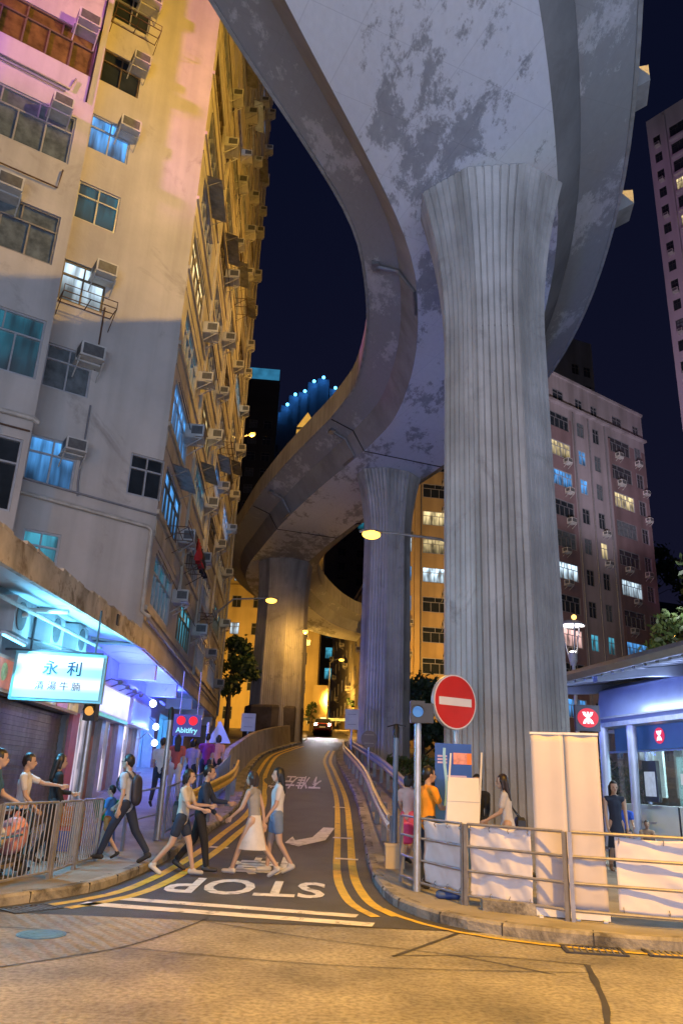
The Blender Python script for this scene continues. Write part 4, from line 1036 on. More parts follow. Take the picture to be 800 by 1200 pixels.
# yellow lit block closing the road behind the third pier
yel = M('cream_paint', (.50, .40, .20), .85, var=.12, scale=.3, streak=.25, aniso=(.9, .9, .07))
def spec_yel(W, t):
    for fl in range(7):
        for k, u in enumerate((.9, 3.2, 5.4, 8.4)):
            g = win_white if (k, fl) in ((0, 5), (1, 5), (0, 3)) else glass_d
            window(W, t, u, 7.2+2.95*fl, 1.0, 1.3, g, steel_d, dep=.12)
WY, ty = block('cream_apartment_block', 'cream block glowing yellow behind the third pier', (-11.9, 82, 0), direction(90), -3, 10.1, 4.5, 27, 9, yel, spec_yel)
mb = MB(); mb.box(WY.at(3.5, 21.4, .06), (13, .12, .2), WY.rz); mb.build('string_course', yel, ty); mb = MB(); mb.box(WY.at(10.5, 8.2, -1), (1.5, 4.5, 5.4), WY.rz); mb.build('side_annexe', yel, ty)
# street wall on the right of the upper road
grey_f = M('grey_street_paint', (.30, .28, .25), .85, var=.15, scale=.3, streak=.35, aniso=(.9, .9, .07))
def spec_str(W, t):
    for fl in range(4):
        for k in range(8):
            g = win_teal if (fl, k) == (1, 3) else glass_d
            window(W, t, 2.2+3.9*k, 8.6+3.0*fl, 1.5, 1.5, g, steel_d, dep=.14)
            if (k+fl) % 3 == 0: ac(W, t, 2.6+3.9*k, 8.0+3*fl)
WS, ts = block('terrace_building', 'long grey building lining the right of the upper road', (-.5, 107, 0), V((3.4, -33, 0)).normalized(), 0, 33.5, 4, 20.5, 9, grey_f, spec_str)
mb = MB(); mb.box(WS.at(16.7, 11.0, .06), (33.4, .12, .4), WS.rz); mb.box(WS.at(16.7, 20.5, .1), (33.4, .3, .3), WS.rz); mb.build('string_course', grey_f, ts)
mb = MB(); mb.box(WS.at(16.7, 7.2, .03), (33.4, .06, 3.2), WS.rz); mb.build('ground_storey', yel, ts)
# dark towers far up the hill
nightw = M('night_tower_paint', (.035, .037, .045), .8, var=.3, scale=.2)
def spec_dark(W, t):
    for fl in range(18):
        window(W, t, 1.6, 8+3.4*fl, 1.6, 1.8, glass_c if fl % 3 else glass_d, steel_d, dep=.16); window(W, t, 4.4, 8+3.4*fl, 1.6, 1.8, glass_d, steel_d, dep=.16)
WD, td = block('dark_tower', 'narrow dark tower with a blue lit crown beside the left block', (-19.5, 135, 0), direction(85), -1, 6.2, 10, 77, 8, nightw, spec_dark)
mb = MB(); mb.box(WD.at(2.7, 77.8, .04), (6.6, .1, 2.4), WD.rz); mb.build('lit_crown', EM('crown_glow', (.05, .30, .55), .7, .5, .6), td)
def spec_hill(W, t):
    for fl in range(20):
        for u in (2, 6.5, 11, 15.5, 20, 24.5): 
            if r4.random() < .75: window(W, t, u, 10+3.5*fl, 1.8, 1.8, glass_d if r4.random() < .96 else win_teal, dark, dep=.16, hole=True)
WH, th = block('hillside_tower', 'wide dark tower on the hill with blue floodlights along its stepped roof', (-19, 170, 0), direction(78), 0, 27, 10, 84, 14, nightw, spec_hill)
for u, h in ((1.6, 3.4), (4.6, 5.4), (6.4, 8.5), (8.8, 9.8), (11, 13), (13.4, 14.5), (16.6, 12.0), (20.5, 13.0), (25.0, 9.0)):
    mb = MB(); mb.box(WH.at(u, 84+h/2, -5), (3.0, 9, h), WH.rz); mb.build('roof_step', nightw, th)
    q = WH.at(u, 84+h+.5, -.6)
    mb = MB(); mb.ball(q, .42, n=10); mb.build('floodlight', EM('blue_flood', (.10, .50, 1.0), 6, .05), th, smooth=True)
    lamp('POINT', 'blue_flood_light', WH.at(u, 84+h-.5, .9), 420, (.05, .32, 1.0), .4)
block('distant_tower', 'dim tower far up the road showing a teal glow', (-3.5, 150, 0), direction(90), -2.5, 5, 8, 40, 9, nightw, lambda W, t: [window(W, t, u, 12+4*f, 2.2, 2.2, win_cyan if f in (2, 3) and u > 0 else win_teal, dark, dep=.16) for f in range(6) for u in (-.5, 2.6)])

# wooded slope on the right, dark
mb = MB(); xs = [14+4*i for i in range(30)]; ys = [72+6*i for i in range(16)]
def hz(x, y): return 2.5+34*sstep(84, 150, y)*sstep(26, 60, x)+2.5*noise.noise(V((x*.08, y*.08, 0)))
sheet('hill', xs, ys, lambda x, y: hz(x, y)+.0, M('hill_soil', (.03, .035, .02), .95, var=.4, scale=.3))

# ------------------------------------------------------------------ trees
def tree(label, base, h, rx, n, mat, seed, name='tree', trunk=.16, group=None, size=.16, lean=(0, 0), gap=.35):
    r = random.Random(seed); base = V(base)
    t = thing(name, label, 'tree', base, group)
    mb = MB(); top = base+V((lean[0], lean[1], h*.62))
    mb.tube([base-V((0, 0, .2)), base+V((lean[0]*.3, lean[1]*.3, h*.25)), top], [trunk*1.3, trunk, trunk*.45], 8)
    tips = []
    for k in range(9):
        a = r.uniform(0, 6.28); s = base.lerp(top, r.uniform(.45, 1)); e = s+V((math.cos(a)*rx*r.uniform(.4, .85), math.sin(a)*rx*r.uniform(.4, .85), h*r.uniform(.05, .3)))
        mb.tube([s, s.lerp(e, .5)+V((0, 0, .1*h*.3)), e], [trunk*.4, trunk*.25, trunk*.1], 5); tips.append(e)
    mb.build('trunk', bark, t, smooth=True)
    cl = tips+[top+V((0, 0, h*.22))]+[base+V((r.uniform(-1, 1)*rx*.8+lean[0], r.uniform(-1, 1)*rx*.8+lean[1], h*r.uniform(.42, .95))) for _ in range(12)]
    mb = MB()
    for i in range(n):
        c = r.choice(cl); rr = rx*r.uniform(.18, .42)
        d = V((r.gauss(0, 1), r.gauss(0, 1), r.gauss(0, .75))); d = d.normalized()*rr*(r.random()**.45)
        p = c+d; a = V((r.gauss(0, 1), r.gauss(0, 1), r.gauss(0, .7))).normalized(); b = a.orthogonal().normalized(); b.rotate(Matrix.Rotation(r.uniform(0, 6.28), 3, a))
        s = size*r.uniform(.6, 1.3); q = a.cross(b)
        mb.add([p-b*s, p+q*s*.45, p+b*s, p-q*s*.45], [(0, 1, 2, 3)])
    mb.build('crown', mat, t, fix=False)
    return t
tree('leafy dark street tree between the corner block and third pier', (-7.0, 52.5, 3.9), 7.6, 1.7, 3200, leaf2, 1, size=.2)
tree('tall dark tree in the gap left of the large pier', (5.0, 44, 1.2), 6.4, 2.6, 3200, leaf2, 2, size=.2)
tree('bushy dark tree beside the ochre block, right of the tall one', (7.2, 47, 1.5), 6.0, 2.4, 2600, leaf, 3, size=.2)
tree('spreading lamp lit tree above the station canopy', (20.5, 47, 2.0), 11.6, 2.8, 1900, leaf, 4, size=.26, lean=(1.5, 0))
tree('dim round tree behind the station, beyond the orange lamp', (26.5, 52, 3.0), 11.0, 3.6, 3000, leaf2, 5, size=.28)
tree('tall shadowy tree at the right edge behind the station', (30.0, 56, 3.5), 16.0, 4.4, 3600, leaf2, 6, size=.3)
tree('thin dark tree in front of the cream block base', (-2.2, 80, 5.7), 3.6, .55, 700, leaf2, 8, size=.13)
tree('small dark tree by the upper road wall', (1.9, 82, 5.8), 4.4, .6, 800, leaf2, 9, size=.14)
for k, (x, y, h) in enumerate(((36, 100, 13), (44, 108, 14), (52, 112, 15), (60, 120, 15), (40, 118, 13), (50, 126, 14), (66, 130, 15), (58, 136, 14))):
    tree('dark tree in the wood on the slope behind the rose block', (x, y, hz(x, y)-.3), h, 5.5, 1100, leaf2, 20+k, size=.6, group='trees of the dark wooded slope')
def hedge(label, c, d, mat, seed, n=2600, size=.085):
    r = random.Random(seed); c = V(c); t = thing('hedge', label, 'hedge', c)
    mb = MB()
    for k in range(14):
        p = c+V((r.uniform(-.45, .45)*d[0], r.uniform(-.4, .4)*d[1], -.1)); mb.tube([p, p+V((r.uniform(-.1, .1), 0, d[2]*.8))], [.02, .01], 5)
    mb.build('stem', bark, t)
    mb = MB()
    for i in range(n):
        x, y = r.uniform(-.5, .5), r.uniform(-.5, .5); top = d[2]*(.8+.25*noise.noise(V((x*7, y*5, seed))))
        p = c+V((x*d[0], y*d[1], top*(1-r.random()**2*.9))); a = V((r.gauss(0, 1), r.gauss(0, 1), r.gauss(0, 1))).normalized(); b = a.orthogonal().normalized(); q = a.cross(b); s = size*r.uniform(.6, 1.3)
        mb.add([p-b*s, p+q*s*.5, p+b*s, p-q*s*.5], [(0, 1, 2, 3)])
    mb.build('foliage', mat, t, fix=False)
hedge('clipped green hedge on the bank beside the large pier', (4.1, 32.5, 1.6), (3.6, 1.6, 1.2), leaf, 31)
hedge('low planting behind the station entrance glass', (9.6, 31.0, .4), (5.0, 2.0, 2.6), leaf, 32, 3000, .11)

# ------------------------------------------------------------------ street lamps
sod_e = EM('sodium_lens', (1.0, .50, .06), 5.5, .02)
pole_m = M('lamp_pole_paint', (.28, .28, .27), .5, .4, var=.15, scale=5)
def street_lamp(label, base, head, energy, col=SODIUM, r=.07, height=None, wall_from=None, cone=128):
    t = thing('street_lamp', label, 'street lamp', base)
    b, h = V(base), V(head); d = V((h.x-b.x, h.y-b.y, 0)); ln = d.length; d.normalize()
    mb = MB()
    if wall_from is None: mb.tube([b, b+V((0, 0, (h.z-b.z)*.5)), V((b.x, b.y, h.z-.25))], [r*1.35, r*1.1, r*.8], 10); mb.lathe([(r*2.2, 0), (r*2.2, .05), (r*1.5, .35), (r*1.35, .9)], 10, b)
    else: mb.box(b, (.25, .25, .4))
    mb.build('pole' if wall_from is None else 'bracket', pole_m, t, smooth=True)
    mb = MB(); mb.tube([V((b.x, b.y, h.z-.3)) if wall_from is None else b, V((b.x, b.y, h.z-.02))+d*ln*.3, h+V((0, 0, .1))-d*.25], [r*.7, r*.6, r*.5], 8); mb.build('arm', pole_m, t, smooth=True)
    R = Matrix.Rotation(math.atan2(d.y, d.x), 3, 'Z'); mb = MB()
    for x0, x1, w0 in ((-.32, .36, .13),):
        rings = []
        for x, s_ in ((-.34, .3), (-.25, .85), (0, 1), (.25, .9), (.36, .45)):
            rings.append([h+R @ V((x, w0*s_*math.cos(a*math.pi/4), .055+(.10*s_*math.sin(a*math.pi/4) if a < 5 else .03*s_*math.sin(a*math.pi/4)))) for a in range(8)])
        mb.loft(rings)
    mb.build('lamp_head', pole_m, t, smooth=True)
    mb = MB(); mb.ball(h+V((0, 0, -.02)), .28, (1.0, .62, .50), R=R, n=14); mb.build('lens', sod_e, t, smooth=True)
    if cone > 160: lamp('POINT', 'street_lamp_light', h+V((0, 0, -.2)), energy, col, .12)
    else: lamp('SPOT', 'street_lamp_light', h+V((0, 0, -.16)), energy, col, .12, h-V((0, 0, 5)), cone, .35)
    return t
street_lamp('bright sodium street lamp reaching out from behind the large pier', (3.9, 22.2, .3), (.93, 22.0, 8.72), 1900, cone=150)
street_lamp('sodium street lamp on a bracket before the third pier', (-6.1, 38, 9.3), (-3.36, 38, 10.12), 900, wall_from=1)
street_lamp('sodium street lamp fixed to the third pier, over the road', (-1.9, 53.2, 10.6), (-2.1, 51.6, 11.1), 800, cone=170, wall_from=1)
street_lamp('distant small street lamp standing by the upper road', (-.5, 76, 5.75), (.62, 75.6, 12.85), 1500)
street_lamp('street lamp on the flyover parapet next to the corner block', (-9.3, 52.5, 19.2), (-6.68, 50.3, 25.0), 1700, cone=165)
street_lamp('street lamp on the near flyover parapet, above the frame', (-2.0, 14.4, 19.2), (3.2, 13.4, 24.0), 10500, (1.0, .56, .08), cone=176)
street_lamp('street lamp along the outer flyover parapet, hidden above the deck', (4.4, 36.5, 19.2), (2.6, 34.5, 26.4), 4800, cone=172)
street_lamp('tiny orange lamp post among trees behind the station', (26.1, 58.5, 4), (26.3, 58.2, 14.1), 1600)
lamp('SPOT', 'upper_road_fill', (-7.5, 72, 9.5), 6500, SODIUM, .2, (-7, 82, 12), 125, .6)  # unseen fills added for the cream, ochre and terrace walls and the road
lamp('SPOT', 'upper_road_fill', (8.0, 61, 9.0), 5200, SODIUM, .2, (8.2, 70, 14), 120, .7)
lamp('SPOT', 'upper_road_fill', (-.3, 80, 9.5), 5200, SODIUM, .2, (1.2, 92, 8.5), 130, .7)
lamp('SPOT', 'tower_fill_light', (20, 40, 9), 36000, (.90, .82, 1.0), .3, (40, 79, 55), 60, .7)  # added fills standing in for city light on the tower and rose block
lamp('SPOT', 'tower_fill_light', (14, 36, 8), 4200, (.86, .82, .95), .3, (24, 66, 22), 75, .7)
lamp('SPOT', 'upper_road_fill', (1.2, 66, 11.0), 2600, SODIUM, .2, (0, 67, 5), 130, .6)
# park lamp: white reflector disc over an uplighter
pk = thing('park_lamp', 'white uplighter park lamp with a round reflector disc', 'park lamp', (9.0, 29.0, .2))
mb = MB(); mb.tube([(9.0, 29, .2), (9.0, 29, 6.1)], [.09, .06], 10); mb.build('pole', white_pl, pk, smooth=True)
MB().lathe([(.06, 6.1), (.16, 6.25), (.15, 6.55), (.1, 6.6)], 16, (9.0, 29, 0)).build('uplighter', white_pl, pk, smooth=True)
MB().lathe([(.12, 6.62), (.05, 6.64)], 14, (9.0, 29, 0)).build('lens', EM('park_lens', (1.0, .93, .8), 14, .02), pk)
MB().lathe([(.02, 7.72), (.35, 7.68), (.5, 7.60), (.5, 7.64), (.3, 7.78), (.02, 7.80)], 28, (9.0, 29, 0)).build('reflector', white_pl, pk, smooth=True)
mb = MB()
for a in (0, 2.09, 4.19): mb.tube([(9.0+.1*math.cos(a+.5), 29+.1*math.sin(a+.5), 6.1), (9.0+.42*math.cos(a+.5), 29+.42*math.sin(a+.5), 7.64)], .022, 6)
mb.build('strut', white_pl, pk)
MB().ball((9.12, 29, 7.95), .10, n=10).build('cap_lamp', EM('cap_amber', (1, .6, .15), 3, .05), pk, smooth=True)
lamp('SPOT', 'park_light', (9.0, 29, 6.7), 260, (1, .95, .85), .06, (9.0, 29, 8), 60, .4)

# ------------------------------------------------------------------ metro station entrance
st = thing('station_pavilion', 'glazed station entrance pavilion with broad curved metal canopy and blue fascia', 'station', (10, 21, .13))
dS = V((-.175, .985, 0)).normalized(); S = Wall((8.75, 18.4, 0), V((-dS.x, -dS.y, 0)))   # u runs towards the camera, n points left
if S.n.x > 0: S = Wall((8.75, 18.4, 0), dS); S.n = -S.n
def sp(u, z, o=0.): return V((8.75, 18.4, 0))+dS*u+V((-dS.y, dS.x, 0)).normalized()*o+V((0, 0, z))
metal_r = M('station_metal', (.34, .36, .40), .35, .6, var=.12, scale=2)
blue_f = M('blue_fascia', (.26, .32, .62), .28, .5, var=.2, scale=.7)
rzS = math.atan2(dS.y, dS.x)
# canopy: curved edge beam, ribbed underside
sec = [(2.9, 4.17), (3.02, 4.28), (2.9, 4.40), (1.6, 4.78), (-1, 5.10), (-6, 5.3), (-6, 5.1), (-1, 4.90), (1.6, 4.52)]
MB().loft([[sp(u, z, o) for o, z in sec] for u in (-9, -4, 0, 4, 6.2)]).build('roof', metal_r, st, smooth=True)
mb = MB()
for i in range(34):
    u = -8.6+i*.44; mb.bar(sp(u, 4.18, 2.7), sp(u, 4.47, 1.5), .12, .05); mb.bar(sp(u, 4.47, 1.5), sp(u, 4.84, -1.2), .12, .05)
mb.build('roof_slats', steel, st)
for u in (-5, 0, 4.4):
    mb = MB(); mb.loft([[sp(u-.1, z, o), sp(u+.1, z, o), sp(u+.1, z-.10-.3*k, o), sp(u-.1, z-.10-.3*k, o)] for o, z, k in ((2.75, 4.16, .1), (1.4, 4.44, .3), (.6, 4.55, .5), (-1.5, 4.8, .7))])
    mb.build('roof_bracket', metal_r, st)
mb = MB(); mb.loft([[sp(u, z, o) for o, z in ((.45, 3.45), (.55, 3.60), (.40, 4.36), (.1, 4.5), (0, 4.5), (0, 3.45))] for u in (-8, -3, 0, 2, 4.1)]); mb.build('fascia', blue_f, st)
mb = MB(); mb.box(sp(-1.9, 3.40, .3), (12.1, .5, .12), rzS); mb.box(sp(-1.9, 3.58, .56), (12.1, .06, .05), rzS); mb.build('gutter', steel, st)
# columns, slightly splayed
for u, o in ((3.95, .45), (2.75, .30), (-2.5, .30), (-7, .30)):
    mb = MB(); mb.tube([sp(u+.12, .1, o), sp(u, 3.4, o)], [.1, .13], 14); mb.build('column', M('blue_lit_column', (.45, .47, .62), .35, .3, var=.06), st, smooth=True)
# low wall, glass, transom, interior
mb = MB(); mb.box(sp(-1.2, .72, -.1), (12.4, .22, 1.3), rzS)
mb.build('low_wall', M('pale_wall_panels', (.50, .55, .54), .4, var=.06, scale=2), st)
mb = MB()
for u in (-3, -.6, 1.4, 3.3): mb.box(sp(u, .72, .018), (.05, .02, 1.28), rzS)
mb.build('wall_joint', dark, st)
gls = bpy.data.materials.new('clear_glass'); gls.use_nodes = True; b_ = gls.node_tree.nodes['Principled BSDF']
b_.inputs['Base Color'].default_value = (.8, .9, .95, 1); b_.inputs['Roughness'].default_value = .03; b_.inputs['Transmission Weight'].default_value = .9; b_.inputs['Alpha'].default_value = .35; b_.inputs['IOR'].default_value = 1.1
mb = MB()
for a in range(6): mb.box(sp(-6.2+a*2.0, 2.36, -.1), (1.96, .02, 1.94), rzS)
mb.build('glazing', gls, st)
mb = MB()
for a in range(7): mb.box(sp(-7.2+a*2.0, 2.36, -.1), (.05, .08, 1.94), rzS)
mb.box(sp(-1.2, 2.72, -.1), (12, .07, .06), rzS); mb.build('mullion', metal_r, st)
# interior
mb = MB(); mb.box(sp(-1.2, 1.8, -3.6), (12, .1, 3.4), rzS); mb.box(sp(-7.2, 1.8, -1.8), (.1, 3.5, 3.4), rzS); mb.build('inner_wall', M('station_tiles', (.55, .62, .62), .35, var=.12, scale=3), st)
mb = MB(); mb.box(sp(-1.2, 3.3, -1.8), (12, 3.4, .08), rzS); mb.build('ceiling', white_pl, st)
mb = MB(); mb.box(sp(-1.2, .16, -1.8), (12, 3.4, .05), rzS); mb.build('floor', pave_m, st)
for u, o, wd, zc, ht, col, s_ in ((1.5, -.9, .75, 2.1, 1.9, (.06, .14, .9), 1.5), (-1.6, -1.4, 1.2, 2.0, 1.6, (.30, .70, .75), 1.0), (-4.2, -1.0, .9, 2.1, 1.7, (.05, .16, .7), .9), (3.4, -2.2, 1.0, 1.9, 1.5, (.35, .78, .80), 1.1), (4.3, -1.4, .5, 2.3, 1.5, (.55, .75, .75), .8)):
    mb = MB(); mb.box(sp(u, zc, o), (wd, .06, ht), rzS); mb.build('lit_panel', EM('station_panel_%d' % int(u*10+80), col, s_, .45, 2.5), st)
mb = MB(); mb.box(sp(-.2, 3.05, -.02), (8.6, .10, .62), rzS); so = mb.build('sign_band', EM('station_band', (.03, .09, .30), .5, .4, 1.5), st)
def emblem(c, ex, ez, r, red, white, parent, dep=.008):
    """the railway's round emblem: a white curved figure, narrow in the middle, on a red disc"""
    ex, ez = V(ex).normalized(), V(ez).normalized(); n = ex.cross(ez); c = V(c)
    mb = MB(); mb.prism([(r*1.12*math.cos(2*math.pi*k/32), r*math.sin(2*math.pi*k/32)) for k in range(32)], c, ex, ez, n*dep); o = mb.build('emblem', red, parent)
    mb = MB(); k = r*.62
    for s_ in (1, -1):
        pts = [(-.95, .98), (-.42, .98), (-.30, .62), (-.16, .50), (-.16, 1.0), (.16, 1.0), (.16, .50), (.30, .62), (.42, .98), (.95, .98), (.72, .42), (.42, .14), (.16, .02), (.16, -.005), (-.16, -.005), (-.16, .02), (-.42, .14), (-.72, .42)]
        mb.prism([(x*k, y*k*s_) for x, y in pts], c+n*(dep+.001*(2-s_)), ex, ez, n*.003)
    mb.build('emblem_figure', white, o)
red_e = EM('emblem_red_glow', (.85, .012, .04), .8, .05, base=(.25, .005, .01)); wh_e = EM('emblem_white_glow', (1, .95, .97), 1.4, .03)
emblem(sp(1.9, 3.06, .035), -dS, (0, 0, 1), .2, red_e, wh_e, so)
# timetable screen standing behind the low wall
mb = MB(); mb.box(sp(2.4, 1.95, .05), (.62, .10, 1.0), rzS); scr = mb.build('notice_case', black, st)
mb = MB(); mb.box(sp(2.4, 1.88, .104), (.48, .008, .6), rzS); mb.build('screen', EM('notice_glow', (.55, .62, .75), .6, .35, 8), scr)
for u, h in ((.7, .28), (.7, -.06), (1.1, .1)):
    mb = MB(); mb.box(sp(u, 1.9+h, .0), (.24, .012, .26), rzS); mb.build('notice', EM('paper_glow', (.8, .85, .85), .45), st)
mb = MB(); mb.bar(sp(3.2, .95, .16), sp(3.2-1.0, .95, .16), .05, .05); mb.build('handrail', steel, st)
# light from within the station
for u in (-5.5, -2.5, .5, 3.4): lamp('AREA', 'station_ceiling_light', sp(u, 3.2, -1.8), 330, (.70, .92, 1.0), 1.2, sp(u, 0, -1.7), sy=1.2)
lamp('AREA', 'fascia_fill_light', sp(0, 3.25, 1.6), 60, (.30, .38, 1.0), 8, sp(0, 4.6, .2), sy=.25)  # added fill in front of the blue fascia, no fitting
lamp('AREA', 'canopy_fill_light', sp(-1, 4.15, 1.0), 60, (.45, .6, 1.0), 8, sp(-1, 6, 1.4), sy=.3)  # added fills, up onto the roof underside and down onto the low wall
lamp('AREA', 'canopy_fill_light', sp(-1, 4.1, 1.4), 170, (.85, 1.0, .96), 8, sp(-1, 0, .9), sy=.3)
# station totem sign
ms = thing('station_sign', 'round red station emblem sign on a slim pole', 'station sign', (6.25, 18.9, .13))
mb = MB(); mb.tube([(6.25, 18.9, .13), (6.25, 18.9, 2.9)], .06, 10); mb.build('pole', white_pl, ms, smooth=True)
mb = MB(); mb.box((6.1, 18.88, 3.30), (.58, .14, .60)); mb.build('case', M('totem_case', (.05, .05, .09), .4), ms)
emblem((6.1, 18.805, 3.30), (1, 0, 0), (0, 0, 1), .225, red_e, wh_e, ms)

# ------------------------------------------------------------------ railings and banners, right corner
rail_m = M('railing_paint', (.30, .29, .31), .45, .5, var=.2, scale=5)
PV = .13
def rail_panel(label, p, q, group, bars=0, h=1.02, rails=(.12, .42, .72, 1.0), name='railing', inset=.05, zf=None, mat=rail_m):
    p, q = V(p), V(q); zb = (zf or (lambda x, y: PV)); d = (q-p).normalized()
    a = V((p.x, p.y, zb(p.x, p.y))); b = V((q.x, q.y, zb(q.x, q.y)))
    t = thing(name, label, 'railing', a, group)
    for c in (a, b):
        mb = MB(); c2 = c+(d if c is a else -d)*.035; mb.box(c2+V((0, 0, h/2)), (.05, .05, h), math.atan2(d.y, d.x)); mb.build('post', mat, t)
    for r in rails: MB().tube([a+d*.06+V((0, 0, r*h)), b-d*.06+V((0, 0, r*h))], .019, 8).build('rail', mat, t, smooth=True)
    if bars:
        n = int((b-a).length/bars)
        mb = MB()
        for i in range(1, n): c = a.lerp(b, i/n); mb.tube([c+V((0, 0, rails[0]*h)), c+V((0, 0, h*rails[-1]))], .009, 6)
        mb.build('bars', mat, t)
    return t, a, b
gR = 'corner railings by the station'
RP = [(1.20, 13.6), (1.38, 12.7), (1.88, 11.45), (3.02, 10.45), (4.55, 9.98), (6.3, 9.85)]
labs = ['short end railing panel turned along the side road', 'railing panel carrying the first white banner, left end', 'railing panel carrying the second white banner, beside the tall stands', 'railing panel across the tall white stands', 'railing panel at the right edge with a banner']
labs = ['short railing panel turned up the side road', 'railing panel under the orange shirted man', 'railing panel between the first banner and the tall stands', 'railing panel right of the tall white stands', 'railing panel beyond the right edge of the corner']
panels = [rail_panel(l, p+(0,), q+(0,), gR) for l, p, q in zip(labs, RP, RP[1:])]
def banner(label, p, q, z0, z1, seed, o=.035):
    """cloth tied to the back of the rails, slightly creased"""
    p, q = V(p), V(q); d = (q-p).normalized(); n = V((-d.y, d.x, 0)); mb = MB(); nx, nz = 46, 26; vs = []
    for j in range(nz+1):
        for i in range(nx+1):
            u, v = i/nx, j/nz
            w = .016*noise.noise(V((u*4+seed, v*3, seed)))+.012*noise.noise(V((u*9+v*6, v*5-u*3, seed+3)))+.010*math.sin((u*1.3+v)*9+seed)
            e = .012*math.sin(u*math.pi*3+seed)*(1 if j in (0, nz) else .3)
            vs.append(p.lerp(q, u)+n*(o+w)+V((0, 0, lerp(z0, z1, v)+e)))
    m = nx+1; mb.add(vs, [(j*m+i, j*m+i+1, (j+1)*m+i+1, (j+1)*m+i) for j in range(nz) for i in range(nx)])
    ob = mb.build('banner', banner_m, smooth=True); md = ob.modifiers.new('thickness', 'SOLIDIFY'); md.thickness = .004
    mb = MB()
    for u in (.03, .35, .66, .97):
        for z in (z0+.03, z1-.03): mb = MB(); c_ = p.lerp(q, u)+n*(o-.02)+V((0, 0, z)); mb.tube([c_+V((0, 0, -.03)), c_-n*.03, c_+V((0, 0, .03))], .006, 5); mb.build('tie', steel_d, ob)
    return tag(ob, label, 'banner', 'blank white banners tied to the corner railings')
def al(k, t): return V(RP[k]+(0,)).lerp(V(RP[k+1]+(0,)), t)
banner('small creased white banner tied at the left end of the corner railings', al(1, .10), al(1, .94), PV+.14, PV+.99, 1.2)
banner('white banner tied between the small banner and the tall stands', al(2, .05), al(2, .66), PV+.12, PV+1.0, 4.7)
banner('wide white banner tied to the railing at the right edge', al(3, .36), al(4, .35), PV+.14, PV+.98, 8.1)
# tall white stands behind the railing
for k, (t0, lab) in enumerate(((.05, 'left one of the two tall white banner stands'), (.315, 'right one of the two tall white banner stands'))):
    s_ = k
    dd = V((.962, -.273, 0)).normalized(); wd = .425; a = V((2.70, 10.80, PV))+dd*(wd+.012)*k-V((0, .02*k, 0))
    t = thing('banner_stand', lab, 'banner stand', a+dd*wd/2, 'tall white banner stands'); rz_ = math.atan2(dd.y, dd.x); c = a+dd*wd/2
    nn = V((dd.y, -dd.x, 0))
    mb = MB(); mb.box(c+V((0, 0, .06)), (wd+.02, .12, .10), rz_)
    for u in (.12, .88): mb.box(a+dd*wd*u+V((0, 0, .012)), (.05, .30, .024), rz_)
    mb.build('base', white_pl, t)
    mb = MB(); nz = 20; vs = []
    for j in range(nz+1):
        for i in range(9): vs.append(a+dd*wd*i/8+nn*(.012*math.sin(j*.5+k)+.008*math.sin(i*1.1))+V((0, 0, .10+2.12*j/nz)))
    mb.add(vs, [(j*9+i, j*9+i+1, (j+1)*9+i+1, (j+1)*9+i) for j in range(nz) for i in range(8)]); o = mb.build('panel', M('stand_cloth', (.52, .475, .49), .6, var=.04), t, smooth=True); md = o.modifiers.new('thickness', 'SOLIDIFY'); md.thickness = .006
    mb = MB(); mb.box(c+V((0, 0, 2.235)), (wd+.02, .03, .03), rz_); mb.tube([c-nn*.03+V((0, 0, .1)), c-nn*.03+V((0, 0, 2.22))], .012, 6); mb.build('top_bar', white_pl, t)
mb = MB(); mb.loft([[(2.36+a*.62-.0, 10.98-a*.28+b*.10, PV+z) for a, b in ((-.5, -1), (.5, -1), (.5, 1), (-.5, 1))] for z in (-.02, .10, .13)])
tag(mb.build('stone_block', kerb_m), 'rough stone block lying at the foot of the corner railing', 'stone block')
# blue advertising stand and white easel board
t = thing('banner_stand', 'blue printed banner stand behind the white board', 'banner stand', (2.0, 13.25, PV))
bw_ = Wall((1.72, 13.25, 0), V((1, .12, 0)).normalized())
mb = MB(); mb.box(bw_.at(.31, 1.2+PV, -.02), (.62, .02, 1.95), bw_.rz); pn = mb.build('panel', blue_m, t)
mb = MB(); mb.box(bw_.at(.31, .08+PV, -.02), (.64, .2, .14), bw_.rz); mb.build('base', steel, t)
mb = MB(); mb.box(bw_.at(.43, 1.94+PV, -.006), (.24, .006, .18), bw_.rz); mb.build('picture', M('salmon_print', (.75, .32, .28), .5, var=.35, scale=9), pn)
mb = MB(); mb.box(bw_.at(.58, 1.94+PV, -.0055), (.08, .007, .18), bw_.rz); mb.build('picture', M('orange_print', (.85, .25, .05), .5, var=.1), pn)
mb = MB()
for j in range(7): mb.box(bw_.at(.36, 1.66-.055*j+PV, -.0065), (.34-.05*(j % 3), .005, .026), bw_.rz)
for j in range(3): mb.box(bw_.at(.12, 1.97-.05*j+PV, -.0065), (.16, .005, .03), bw_.rz)
mb.build('print', M('pale_print', (.55, .45, .75), .5), pn)
mb = MB(); mb.tube([bw_.at(.17+.02*math.sin(k*.6), 1.2+PV+k*.1, -.004) for k in range(10)], .028, 6); mb.build('swirl', M('cyan_print', (.35, .65, .95), .5), pn)
t = thing('easel_board', 'blank white board hung on a frame with two tall rods', 'board', (2.05, 12.35, PV))
ew = Wall((1.77, 12.28, 0), V((1, .06, 0)).normalized())
R_ = lambda u, z, o=0.: ew.at(u, z, o-.10*z)
mb = MB(); mb.prism([(0, 0), (.5, 0), (.53, .72), (.05, .72)], R_(.0, 1.05, .03), ew.d, (V((0, 0, 1))-ew.n*.10).normalized(), ew.n*.02); mb.build('board', white_pl, t)
mb = MB(); mb.box(R_(.27, 1.42, .052), (.52, .008, .006), ew.rz); mb.build('fold', M('grey_fold', (.4, .4, .42), .5), t)
